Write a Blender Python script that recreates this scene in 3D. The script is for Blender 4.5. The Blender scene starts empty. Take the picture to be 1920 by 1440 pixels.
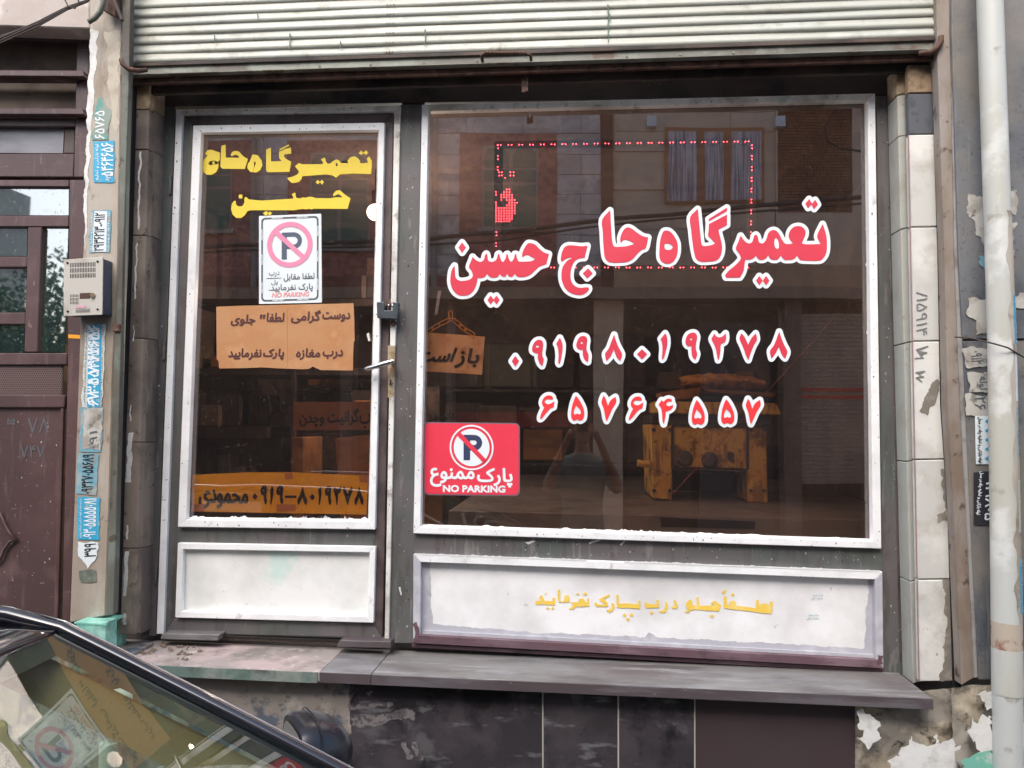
import bpy, math, random
import numpy as np
from mathutils import Vector
random.seed(7)
S = bpy.context.scene
COL = S.collection
# ------------------------------------------------------------------ camera
CAMZ = 1.80
CAM = np.array([0.0, -3.0, CAMZ])
YAW, PIT, ROL = [math.radians(a) for a in (5.1637, 3.0301, -0.6763)]
FPX = 1400.0                      # focal length in pixels of the 1920 wide photograph
def rotm(y, p, r):
    cy, sy, cp, sp, cr, sr = math.cos(y), math.sin(y), math.cos(p), math.sin(p), math.cos(r), math.sin(r)
    return (np.array([[cy, -sy, 0], [sy, cy, 0], [0, 0, 1]]) @ np.array([[1, 0, 0], [0, cp, -sp], [0, sp, cp]])
            @ np.array([[cr, 0, sr], [0, 1, 0], [-sr, 0, cr]]))
MR = rotm(YAW, PIT, ROL)
cd = bpy.data.cameras.new('camera'); cam = bpy.data.objects.new('camera', cd); COL.objects.link(cam); S.camera = cam
from mathutils import Matrix
rx, ry, rz = MR[:, 0], MR[:, 1], MR[:, 2]
m4 = Matrix(((rx[0], rz[0], -ry[0], CAM[0]), (rx[1], rz[1], -ry[1], CAM[1]), (rx[2], rz[2], -ry[2], CAM[2]), (0, 0, 0, 1)))
cam.matrix_world = m4
cd.sensor_width = 36; cd.lens = FPX / 1920 * 36; cd.clip_start = 0.005; cd.clip_end = 500
# ------------------------------------------------------------------ world, sun, exposure
SUN_EL, SUN_AZ = 48, 196
w = bpy.data.worlds.new('World'); S.world = w; w.use_nodes = True
nt = w.node_tree; bg = nt.nodes['Background']
sky = nt.nodes.new('ShaderNodeTexSky'); sky.sky_type = 'NISHITA'; sky.sun_disc = False
sky.sun_elevation = math.radians(SUN_EL); sky.sun_rotation = math.radians(SUN_AZ); sky.air_density = 1.0; sky.dust_density = 3.5; sky.ozone_density = 1.0
hsv = nt.nodes.new('ShaderNodeHueSaturation'); hsv.inputs['Saturation'].default_value = 1.0
nt.links.new(sky.outputs[0], hsv.inputs['Color']); nt.links.new(hsv.outputs[0], bg.inputs[0]); bg.inputs[1].default_value = 0.15
sl = bpy.data.lights.new('sun', 'SUN'); sl.energy = 1.05; sl.angle = math.radians(50); sl.color = (1, .99, .98)
so = bpy.data.objects.new('sun', sl); COL.objects.link(so)
el, az = math.radians(SUN_EL), math.radians(SUN_AZ)
sd = Vector((math.sin(az) * math.cos(el), math.cos(az) * math.cos(el), math.sin(el)))   # towards the sun
so.rotation_euler = sd.to_track_quat('Z', 'Y').to_euler(); so.location = (0, -4, 9)
S.view_settings.view_transform = 'Standard'; S.view_settings.look = 'None'; S.view_settings.exposure = 1.24; S.view_settings.gamma = 1
S.view_settings.use_curve_mapping = False
S.cycles.max_bounces = 8; S.cycles.transparent_max_bounces = 16; S.cycles.use_denoising = True
S.cycles.sample_clamp_indirect = 6

# ------------------------------------------------------------------ measuring helpers
def ray(u, v): return MR @ np.array([(u - 960) / FPX, 1.0, -(v - 720) / FPX])
def W(u, v, Y=0.0):               # place of a measured point on the wall plane y = Y
    d = ray(u, v); return CAM + d * ((Y + 3.0) / d[1])
def MW(u, v, Y=7.5):              # a point of the opposite street side, seen mirrored in the panes
    p = W(u, v, Y); return np.array([p[0], -p[1], p[2]])
def c3(r, g, b):
    f = lambda c: (c / 255 / 12.92) if c <= 10 else ((c / 255 + .055) / 1.055) ** 2.4
    return (f(r), f(g), f(b))

# ------------------------------------------------------------------ materials
MATS = {}
def mat(name, base, rough=.6, layers=(), bump=None, metal=0, spec=.5, coat=0, emit=None):
    if name in MATS: return MATS[name]
    m = bpy.data.materials.new(name); m.use_nodes = True; n = m.node_tree; N = n.nodes; L = n.links
    p = N['Principled BSDF']; p.inputs['Roughness'].default_value = rough; p.inputs['Metallic'].default_value = metal
    p.inputs['Specular IOR Level'].default_value = spec; p.inputs['Coat Weight'].default_value = coat
    tc = N.new('ShaderNodeTexCoord'); src = tc.outputs['Object']
    oi = N.new('ShaderNodeObjectInfo'); off = N.new('ShaderNodeVectorMath'); off.operation = 'MULTIPLY_ADD'
    vv = N.new('ShaderNodeCombineXYZ')
    for i in range(3): L.new(oi.outputs['Random'], vv.inputs[i])
    L.new(vv.outputs[0], off.inputs[0]); off.inputs[1].default_value = (13.1, 7.7, 23.3); L.new(src, off.inputs[2]); src = off.outputs[0]
    cur = None; rg = rough
    col = N.new('ShaderNodeRGB'); col.outputs[0].default_value = (*base, 1); cur = col.outputs[0]
    heights = []
    for k, l in enumerate(layers):
        mp = N.new('ShaderNodeMapping'); mp.inputs['Scale'].default_value = l.get('st', (1, 1, 1)); mp.inputs['Location'].default_value = (k * 3.7, k * 1.9, k * 5.3)
        mp.inputs['Rotation'].default_value = l.get('rot', (0, 0, 0))
        L.new(src, mp.inputs[0])
        t = N.new('ShaderNodeTexNoise'); t.inputs['Scale'].default_value = l['s']; t.inputs['Detail'].default_value = l.get('d', 6); t.inputs['Roughness'].default_value = l.get('r', .6)
        L.new(mp.outputs[0], t.inputs['Vector'])
        r = N.new('ShaderNodeMapRange'); kk = .72 if l['s'] < 24 else .88; r.inputs['From Min'].default_value = .5 + (l['lo'] - .5) * kk; r.inputs['From Max'].default_value = .5 + (l['hi'] - .5) * kk; r.inputs['To Max'].default_value = l.get('a', 1)
        L.new(t.outputs['Fac'], r.inputs['Value'])
        x = N.new('ShaderNodeMix'); x.data_type = 'RGBA'; L.new(r.outputs[0], x.inputs['Factor']); L.new(cur, x.inputs['A']); x.inputs['B'].default_value = (*l['c'], 1)
        cur = x.outputs['Result']
        if l.get('h'): heights.append((r.outputs[0], l['h']))
    L.new(cur, p.inputs['Base Color'])
    nin = None
    for h, st in heights:
        b = N.new('ShaderNodeBump'); b.inputs['Strength'].default_value = abs(st); b.invert = st < 0; b.inputs['Distance'].default_value = .003; L.new(h, b.inputs['Height'])
        if nin: L.new(nin, b.inputs['Normal'])
        nin = b.outputs[0]
    if bump:
        t = N.new('ShaderNodeTexNoise'); t.inputs['Scale'].default_value = bump[0]; t.inputs['Detail'].default_value = 8; L.new(src, t.inputs['Vector'])
        if len(bump) > 2:
            mp = N.new('ShaderNodeMapping'); mp.inputs['Scale'].default_value = bump[2]; L.new(src, mp.inputs[0]); L.new(mp.outputs[0], t.inputs['Vector'])
        b = N.new('ShaderNodeBump'); b.inputs['Strength'].default_value = bump[1]; b.inputs['Distance'].default_value = .004; L.new(t.outputs['Fac'], b.inputs['Height'])
        if nin: L.new(nin, b.inputs['Normal'])
        nin = b.outputs[0]
    if nin: L.new(nin, p.inputs['Normal'])
    # uneven gloss
    t = N.new('ShaderNodeTexNoise'); t.inputs['Scale'].default_value = 9; t.inputs['Detail'].default_value = 5; L.new(src, t.inputs['Vector'])
    r = N.new('ShaderNodeMapRange'); r.inputs['To Min'].default_value = max(.03, rough * .75); r.inputs['To Max'].default_value = min(1, rough * 1.25); L.new(t.outputs['Fac'], r.inputs['Value']); L.new(r.outputs[0], p.inputs['Roughness'])
    if emit:
        p.inputs['Emission Color'].default_value = (*emit[:3], 1); p.inputs['Emission Strength'].default_value = emit[3]
    MATS[name] = m; return m
def Ly(c, s, lo, hi, a=1, st=(1, 1, 1), **k): return dict(c=c, s=s, lo=lo, hi=hi, a=a, st=st, **k)
def glass(name, tint, refl, ior=1.5, rough=.0, dust=0.0, dustcol=(.5, .5, .5)):
    m = bpy.data.materials.new(name); m.use_nodes = True; n = m.node_tree; N = n.nodes; L = n.links
    N.remove(N['Principled BSDF']); out = N['Material Output']
    tr = N.new('ShaderNodeBsdfTransparent'); tr.inputs[0].default_value = (*tint, 1)
    gl = N.new('ShaderNodeBsdfGlossy'); gl.inputs['Roughness'].default_value = rough; gl.inputs[0].default_value = (1, 1, 1, 1)
    fr = N.new('ShaderNodeFresnel'); ge = N.new('ShaderNodeNewGeometry'); io = N.new('ShaderNodeMapRange'); io.inputs['To Min'].default_value = ior; io.inputs['To Max'].default_value = 1 / ior
    L.new(ge.outputs['Backfacing'], io.inputs['Value']); L.new(io.outputs[0], fr.inputs[0])
    mu = N.new('ShaderNodeMath'); mu.operation = 'MULTIPLY_ADD'; mu.inputs[1].default_value = 1 - refl; mu.inputs[2].default_value = refl; L.new(fr.outputs[0], mu.inputs[0]); mu.use_clamp = True
    mx = N.new('ShaderNodeMixShader'); L.new(mu.outputs[0], mx.inputs[0]); L.new(tr.outputs[0], mx.inputs[1]); L.new(gl.outputs[0], mx.inputs[2])
    tc = N.new('ShaderNodeTexCoord'); t0 = N.new('ShaderNodeTexNoise'); t0.inputs['Scale'].default_value = 1.3; L.new(tc.outputs['Object'], t0.inputs['Vector'])
    bp = N.new('ShaderNodeBump'); bp.inputs['Strength'].default_value = .25; bp.inputs['Distance'].default_value = .004; L.new(t0.outputs[0], bp.inputs['Height']); L.new(bp.outputs[0], gl.inputs['Normal'])
    last = mx.outputs[0]
    if dust:
        df = N.new('ShaderNodeBsdfDiffuse'); df.inputs[0].default_value = (*dustcol, 1)
        t = N.new('ShaderNodeTexNoise'); t.inputs['Scale'].default_value = 3; t.inputs['Detail'].default_value = 6; L.new(tc.outputs['Object'], t.inputs['Vector'])
        r = N.new('ShaderNodeMapRange'); r.inputs['From Min'].default_value = .3; r.inputs['From Max'].default_value = .75; r.inputs['To Min'].default_value = dust * .4; r.inputs['To Max'].default_value = dust; L.new(t.outputs[0], r.inputs['Value'])
        t2 = N.new('ShaderNodeTexNoise'); t2.inputs['Scale'].default_value = 90; t2.inputs['Detail'].default_value = 3; L.new(tc.outputs['Object'], t2.inputs['Vector'])
        r2 = N.new('ShaderNodeMapRange'); r2.inputs['From Min'].default_value = .655; r2.inputs['From Max'].default_value = .70; r2.inputs['To Max'].default_value = dust * 6; L.new(t2.outputs[0], r2.inputs['Value'])
        ad = N.new('ShaderNodeMath'); ad.operation = 'ADD'; ad.use_clamp = True; L.new(r.outputs[0], ad.inputs[0]); L.new(r2.outputs[0], ad.inputs[1])
        m2 = N.new('ShaderNodeMixShader'); L.new(ad.outputs[0], m2.inputs[0]); L.new(last, m2.inputs[1]); L.new(df.outputs[0], m2.inputs[2]); last = m2.outputs[0]
    L.new(last, out.inputs[0]); MATS[name] = m; return m

DIRT = c3(70, 62, 55); DK = c3(30, 27, 26)
M_steel = mat('dark_steel_paint', c3(99, 94, 94), .5, [Ly(c3(86, 92, 89), 2.2, .42, .62, .9), Ly(c3(112, 106, 108), 5, .55, .75, .4), Ly(c3(128, 124, 122), 14, .68, .74, .7, (1, 1, .25)), Ly(c3(60, 50, 48), 4, .55, .8, .6, (4, 1, .3)), Ly(c3(185, 185, 180), 70, .72, .745, .8, (1, 1, .5)), Ly(c3(140, 138, 136), 34, .63, .68, .45, (1.4, 1, .10)), Ly(c3(74, 66, 62), 16, .58, .66, .4, (1, 1, .22))], (60, .12))
M_steelbrown = mat('brown_steel_paint', c3(94, 80, 80), .5, [Ly(c3(90, 82, 82), 3, .45, .65, .8), Ly(c3(45, 36, 34), 7, .5, .75, .8), Ly(c3(120, 105, 95), 30, .7, .75, .6)], (50, .15))
M_headdark = mat('dark_header_steel', c3(78, 66, 60), .7, [Ly(c3(30, 25, 24), 3, .4, .65, .9), Ly(c3(92, 72, 60), 6, .6, .75, .7, (.4, 1, 1)), Ly(c3(110, 115, 95), 40, .72, .76, .5)], (30, .3))  # dark brown steel, mottled near-black at random
M_white = mat('white_trim_paint', c3(243, 244, 244), .4, [Ly(c3(212, 213, 214), 6, .45, .7, .6), Ly(c3(170, 162, 152), 18, .68, .76, .5, (1, 1, .5)), Ly(c3(80, 66, 58), 60, .70, .72, .9), Ly(c3(240, 242, 242), 3, .5, .7, .8)], (45, .25))
M_whiteold = mat('weathered_trim_paint', c3(232, 230, 224), .5, [Ly(c3(160, 152, 140), 5, .42, .68, .75), Ly(c3(120, 105, 90), 14, .6, .74, .6), Ly(c3(80, 66, 58), 50, .71, .75, .9), Ly(c3(150, 175, 150), 9, .66, .74, .5)], (40, .3))
M_panel = mat('white_panel_paint', c3(242, 242, 242), .45, [Ly(c3(212, 212, 210), 3, .4, .7, .8), Ly(c3(180, 176, 172), 24, .7, .76, .6), Ly(c3(110, 110, 105), 70, .75, .775, .9)], (25, .15))
M_kick = mat('kick_panel_paint', c3(236, 237, 234), .5, [Ly(c3(212, 213, 208), 4, .4, .7, .8), Ly(c3(170, 215, 205), 3.1, .62, .72, .5), Ly(c3(140, 125, 110), 26, .71, .77, .6), Ly(c3(90, 80, 75), 60, .74, .77, .9)], (30, .2))
M_greyp = mat('grey_undercoat', c3(178, 178, 186), .6, [Ly(c3(205, 205, 210), 12, .5, .7, .6), Ly(c3(140, 140, 146), 8, .6, .75, .5)], (30, .2))
M_maroonp = mat('maroon_undercoat', c3(98, 74, 82), .6, [Ly(c3(130, 108, 116), 14, .5, .7, .7, (.3, 1, 1)), Ly(c3(60, 45, 50), 9, .55, .75, .7)], (40, .3))
M_shut = mat('shutter_paint', c3(176, 179, 170), .42, [Ly(c3(172, 172, 158), 4, .42, .7, .8, (.5, 1, 1)), Ly(c3(140, 138, 125), 10, .62, .76, .6), Ly(c3(70, 95, 70), 30, .755, .77, .8, (1, 1, .25)), Ly(c3(206, 208, 200), 7, .6, .75, .4), Ly(c3(110, 90, 60), 6, .7, .8, .6)], (22, .12))
M_shutbar = mat('shutter_bar_paint', c3(128, 130, 120), .5, [Ly(c3(95, 90, 82), 5, .45, .68, .9, (.3, 1, 1)), Ly(c3(150, 158, 145), 4, .58, .7, .7), Ly(c3(92, 62, 45), 9, .62, .72, .8)], (40, .25))
M_rust = mat('rusty_steel', c3(94, 68, 56), .8, [Ly(c3(60, 42, 36), 14, .45, .65, .9), Ly(c3(130, 100, 84), 20, .58, .72, .7)], (60, .4))
M_beige = mat('beige_stone', c3(156, 144, 130), .75, [Ly(c3(180, 172, 160), 3, .45, .62, .9, (1, 1, .4)), Ly(c3(124, 108, 90), 6, .53, .72, .8, (1, 1, .35)), Ly(c3(108, 92, 78), 16, .66, .76, .7), Ly(c3(90, 80, 70), 50, .7, .75, .7)], (28, .4))
M_greyang = mat('grey_green_steel', c3(104, 108, 98), .55, [Ly(c3(82, 76, 68), 5, .42, .62, .9, (1, 1, .3)), Ly(c3(128, 136, 128), 6, .55, .7, .6), Ly(c3(70, 60, 50), 20, .65, .74, .8)], (40, .25))
M_jamb = mat('brown_jamb_stone', c3(136, 124, 112), .6, [Ly(c3(98, 88, 82), 3, .42, .6, .9), Ly(c3(150, 138, 124), 7, .6, .72, .7, (1, 1, .35)), Ly(c3(50, 45, 42), 22, .64, .74, .7)], (30, .3))
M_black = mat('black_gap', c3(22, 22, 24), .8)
M_wtile = mat('white_stone_tile', c3(200, 200, 195), .55, [Ly(c3(222, 222, 216), 3, .45, .6, .9), Ly(c3(178, 172, 160), 8, .55, .74, .7), Ly(c3(130, 122, 110), 34, .7, .77, .8)], (22, .25))
M_wtile2 = mat('greenish_stone_edge', c3(172, 174, 166), .6, [Ly(c3(160, 156, 145), 8, .5, .7, .8), Ly(c3(120, 105, 98), 30, .66, .74, .6)], (30, .25))
M_ochre = mat('ochre_plaster', c3(150, 128, 102), .85, [Ly(c3(190, 170, 140), 8, .5, .65, .8), Ly(c3(88, 72, 60), 12, .55, .7, .8)], (24, .8))
M_slate = mat('blue_grey_stone', c3(84, 88, 94), .6, [Ly(c3(110, 108, 104), 9, .5, .7, .7), Ly(c3(55, 58, 64), 20, .55, .7, .7)], (20, .3))
M_guide = mat('guide_rail_steel', c3(150, 140, 130), .7, [Ly(c3(120, 104, 90), 4, .42, .62, .9, (1, 1, .35)), Ly(c3(152, 146, 142), 5, .55, .7, .8, (1, 1, .3)), Ly(c3(70, 50, 38), 18, .64, .74, .8)], (35, .35))
M_gran = mat('dark_granite', c3(114, 116, 118), .42, [Ly(c3(84, 88, 94), 2.5, .42, .62, .9), Ly(c3(122, 118, 112), 8, .55, .74, .6), Ly(c3(140, 138, 132), 80, .64, .72, .5), Ly(c3(44, 44, 46), 60, .6, .7, .5), Ly(c3(150, 146, 140), 26, .62, .68, .5, (1, 1, .05)), Ly(c3(136, 128, 116), 1.6, .52, .66, .6)], (60, .15))
M_gran2 = mat('black_granite_tile', c3(58, 55, 58), .3, [Ly(c3(78, 72, 76), 3.5, .45, .65, .8), Ly(c3(104, 104, 106), 7, .58, .72, .55), Ly(c3(130, 130, 132), 16, .62, .72, .5, (.3, 1, 1.2)), Ly(c3(150, 148, 145), 95, .735, .765, .7), Ly(c3(30, 29, 31), 5, .55, .7, .8)], (60, .1))
M_gran3 = mat('brown_granite_tile', c3(68, 56, 58), .4, [Ly(c3(70, 60, 60), 3.5, .45, .65, .8), Ly(c3(120, 112, 108), 95, .735, .765, .6)], (60, .1))
M_plas = mat('smeared_plaster', c3(138, 130, 122), .9, [Ly(c3(74, 86, 100), 5, .50, .56, .9, (1, 1, 1.4)), Ly(c3(170, 164, 154), 7, .56, .7, .8), Ly(c3(96, 84, 74), 18, .6, .72, .7)], (26, .9))
M_rough = mat('rough_stone_plaster', c3(142, 136, 126), .9, [Ly(c3(168, 158, 138), 5, .5, .58, .9, h=.6), Ly(c3(98, 90, 80), 8, .54, .66, .8, h=-.7), Ly(c3(58, 52, 48), 15, .62, .7, .8, h=-1)], (18, 1.0))
M_wpaint = mat('white_paint_patch', c3(222, 222, 218), .7, [Ly(c3(196, 194, 188), 16, .5, .7, .8), Ly(c3(120, 112, 102), 30, .67, .74, .8)], (30, .6))
M_gpaint = mat('green_paint_patch', c3(120, 186, 166), .6, [Ly(c3(190, 205, 198), 18, .52, .66, .9)], (30, .4))
M_sill = mat('grey_sill_stone', c3(122, 120, 117), .6, [Ly(c3(96, 88, 90), 2.2, .45, .6, .8, (.3, 1, 1)), Ly(c3(160, 160, 160), 22, .58, .68, .6, (.12, 1, 1)), Ly(c3(78, 72, 72), 16, .6, .68, .6, (.15, 1, 1)), Ly(c3(144, 146, 148), 4, .45, .68, .8, (.35, 1, 1)), Ly(c3(90, 86, 86), 7, .55, .75, .7, (.4, 1, 1)), Ly(c3(190, 188, 184), 45, .73, .76, .7)], (35, .25))
M_sillf = mat('maroon_sill_edge', c3(80, 71, 73), .6, [Ly(c3(108, 104, 108), 18, .56, .66, .6, (.15, 1, 1)), Ly(c3(96, 90, 94), 5, .5, .7, .7, (.4, 1, 1)), Ly(c3(160, 158, 158), 40, .71, .75, .8)], (35, .3))
M_sillp = mat('pink_sill_stone', c3(150, 142, 138), .7, [Ly(c3(176, 158, 156), 4, .45, .62, .9), Ly(c3(120, 112, 106), 9, .5, .7, .8), Ly(c3(190, 184, 174), 20, .62, .72, .6)], (24, .5))
M_sillg = mat('green_sill_edge', c3(96, 116, 108), .7, [Ly(c3(140, 145, 138), 6, .5, .65, .8), Ly(c3(74, 78, 76), 10, .52, .7, .8)], (24, .6))
M_maroon = mat('maroon_door_paint', c3(88, 66, 66), .42, [Ly(c3(74, 56, 56), 3, .42, .65, .8), Ly(c3(108, 88, 86), 6, .58, .74, .5), Ly(c3(150, 136, 130), 40, .70, .73, .6, (1, 1, .25)), Ly(c3(112, 92, 90), 22, .60, .68, .4, (1.2, 1, .12)), Ly(c3(130, 114, 110), 60, .68, .70, .5, (.2, 1, 1.3), rot=(0, .6, 0))], (40, .12))
M_maroond = mat('dusty_brown_panel', c3(78, 64, 56), .7, [Ly(c3(104, 90, 76), 3, .45, .7, .7), Ly(c3(54, 42, 40), 6, .5, .7, .7)], (30, .2))
M_cream = mat('cream_render', c3(184, 174, 168), .85, [Ly(c3(178, 166, 156), 4, .45, .65, .8), Ly(c3(214, 206, 198), 7, .58, .7, .7), Ly(c3(100, 80, 74), 26, .7, .76, .7)], (30, .4))
M_pvc = mat('white_pipe', c3(194, 198, 194), .4, [Ly(c3(186, 184, 170), 3, .45, .66, .8, (1, 1, .25)), Ly(c3(140, 128, 110), 10, .66, .76, .6), Ly(c3(222, 224, 220), 4, .55, .65, .7)], (20, .1))
M_pvcdirt = mat('dusty_pipe_coat', c3(160, 150, 136), .8, [Ly(c3(186, 180, 168), 5, .45, .6, .8, (1, 1, .3)), Ly(c3(122, 108, 94), 8, .56, .7, .7)], (20, .3))
M_pvcrust = mat('rust_stained_pipe', c3(142, 98, 76), .8, [Ly(c3(186, 176, 160), 9, .48, .56, .9)], (20, .3))
M_mint = mat('mint_paint', c3(128, 196, 178), .45, [Ly(c3(170, 214, 200), 6, .48, .68, .8), Ly(c3(80, 140, 122), 9, .56, .72, .7), Ly(c3(70, 66, 60), 30, .7, .75, .8)], (30, .3))
M_alu = mat('brushed_aluminium', c3(196, 194, 188), .38, [Ly(c3(166, 160, 150), 8, .5, .7, .6), Ly(c3(120, 105, 90), 40, .72, .76, .7)], (60, .15), metal=.35)
M_bluegrey = mat('blue_grey_box', c3(92, 98, 112), .5, [Ly(c3(70, 74, 86), 8, .5, .7, .8)])
M_red = mat('red_vinyl', c3(214, 58, 78), .45, [Ly(c3(222, 74, 92), 3, .45, .7, .6)], (40, .05))
M_redb = mat('bright_red_vinyl', c3(240, 62, 66), .45, [Ly(c3(232, 54, 60), 3, .45, .7, .6)], (40, .05))
M_wv = mat('white_vinyl', c3(232, 240, 243), .42, [Ly(c3(220, 230, 234), 5, .5, .7, .6)], (40, .05))
M_yel = mat('yellow_vinyl', c3(232, 206, 62), .45, [Ly(c3(224, 196, 58), 4, .45, .7, .7)], (40, .1))
M_yel2 = mat('faded_yellow_vinyl', c3(240, 204, 88), .5, [Ly(c3(246, 222, 140), 14, .55, .7, .7), Ly(c3(224, 222, 214), 34, .68, .72, .8)], (40, .1))
M_sheet = mat('white_sticker_sheet', c3(226, 234, 236), .4, [Ly(c3(214, 224, 228), 5, .45, .7, .6)])
M_pink = mat('faded_pink_print', c3(226, 138, 170), .5)
M_pinkt = mat('faded_red_print', c3(228, 150, 150), .5)
M_navy = mat('navy_print', c3(78, 90, 110), .5)
M_navy2 = mat('dark_navy_print', c3(54, 62, 96), .5)
M_inkg = mat('grey_ink', c3(88, 92, 98), .6)
M_signred = mat('red_sign_print', c3(232, 66, 86), .35, [Ly(c3(224, 58, 78), 3, .45, .7, .6)])
M_clear = mat('clear_sign_rim', c3(120, 110, 120), .25)
M_kraft = mat('kraft_paper', c3(186, 138, 96), .8, [Ly(c3(180, 124, 80), 5, .42, .66, .8), Ly(c3(198, 150, 108), 9, .55, .7, .6)], (9, .6))
M_mark = mat('brown_marker', c3(84, 44, 44), .6)
M_ink = mat('black_ink', c3(30, 26, 26), .6)
M_blue = mat('cyan_sticker', c3(48, 160, 200), .5, [Ly(c3(90, 180, 205), 8, .5, .68, .6), Ly(c3(170, 180, 178), 20, .66, .72, .7)], (30, .2))
M_blue2 = mat('faded_blue_sticker', c3(110, 160, 176), .6, [Ly(c3(160, 176, 176), 7, .48, .6, .8), Ly(c3(150, 140, 128), 14, .6, .68, .8)], (30, .3))
M_teal = mat('worn_teal_sticker', c3(92, 150, 140), .6, [Ly(c3(150, 156, 144), 9, .5, .62, .8), Ly(c3(86, 70, 60), 7, .6, .68, .8)], (30, .3))
M_torn = mat('torn_paper', c3(186, 184, 176), .85, [Ly(c3(152, 146, 136), 10, .48, .6, .8), Ly(c3(100, 96, 90), 20, .6, .7, .7)], (30, .5))
M_orange = mat('orange_tape', c3(236, 160, 40), .5)
M_chain = mat('yellow_plastic_chain', c3(226, 150, 40), .45)
M_yboard = mat('yellow_banner_sheet', c3(240, 186, 44), .6, [Ly(c3(230, 172, 38), 4, .45, .66, .7)], (8, .3))
M_tape = mat('brown_tape', c3(190, 130, 84), .4)
M_lock = mat('padlock_steel', c3(84, 92, 98), .4, [Ly(c3(66, 70, 76), 12, .5, .7, .7)], metal=.5)
M_chrome = mat('worn_chrome', c3(200, 200, 198), .22, metal=.9)
M_brass = mat('worn_plate', c3(176, 160, 132), .5, [Ly(c3(130, 100, 72), 14, .5, .62, .8), Ly(c3(190, 190, 90), 20, .64, .7, .6)], metal=.3)
M_mesh = mat('expanded_mesh', c3(92, 80, 72), .7)
M_cable = mat('old_cable', c3(70, 60, 56), .7)
M_leaf = mat('green_weeds', c3(96, 130, 70), .7)
M_machine = mat('yellow_machine_paint', c3(232, 184, 96), .6, [Ly(c3(206, 156, 80), 3, .45, .66, .8), Ly(c3(92, 60, 40), 6, .52, .62, .8), Ly(c3(120, 84, 52), 22, .52, .62, .7, (1, 1, .2)), Ly(c3(50, 34, 24), 26, .66, .72, .8)], (26, .3))
M_machd = mat('dark_machine_steel', c3(74, 66, 66), .6, [Ly(c3(44, 38, 38), 8, .5, .7, .8)])
M_foam = mat('brown_foam', c3(206, 140, 66), .95, [Ly(c3(160, 100, 42), 16, .46, .6, .9), Ly(c3(236, 176, 96), 30, .56, .68, .8)], (40, 1.0))
M_wood = mat('old_board', c3(170, 112, 66), .75, [Ly(c3(120, 76, 44), 6, .45, .66, .8, (.3, 1, 1))], (30, .4))
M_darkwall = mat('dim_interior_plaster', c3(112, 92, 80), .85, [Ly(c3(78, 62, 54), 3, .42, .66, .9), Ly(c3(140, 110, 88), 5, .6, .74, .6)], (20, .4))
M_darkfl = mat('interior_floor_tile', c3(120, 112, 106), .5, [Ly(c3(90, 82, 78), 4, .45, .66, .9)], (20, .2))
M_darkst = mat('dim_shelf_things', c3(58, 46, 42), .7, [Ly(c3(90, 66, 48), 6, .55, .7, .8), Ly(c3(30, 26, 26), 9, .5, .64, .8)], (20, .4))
M_asph = mat('asphalt', (.05, .05, .052), .9, [Ly((.08, .078, .075), 30, .5, .7, .7), Ly((.035, .035, .036), 2, .5, .7, .7)], (120, .6))
M_pave = mat('pavement_concrete', c3(132, 128, 122), .9, [Ly(c3(104, 100, 96), 4, .45, .66, .8)], (60, .5))
G_shop = glass('shop_glass', (.86, .77, .72), .125, 1.5, .0, .028, c3(150, 140, 136))
G_neigh = glass('door_glass', (.35, .45, .42), .30, 1.6, .02, .10, c3(120, 150, 150))
G_car = glass('car_glass', (.72, .88, .78), .035, 1.6, .0, .03, c3(120, 140, 126))
G_side = glass('car_side_glass', (.80, .90, .82), .02, 1.5, .0, .0)

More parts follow.
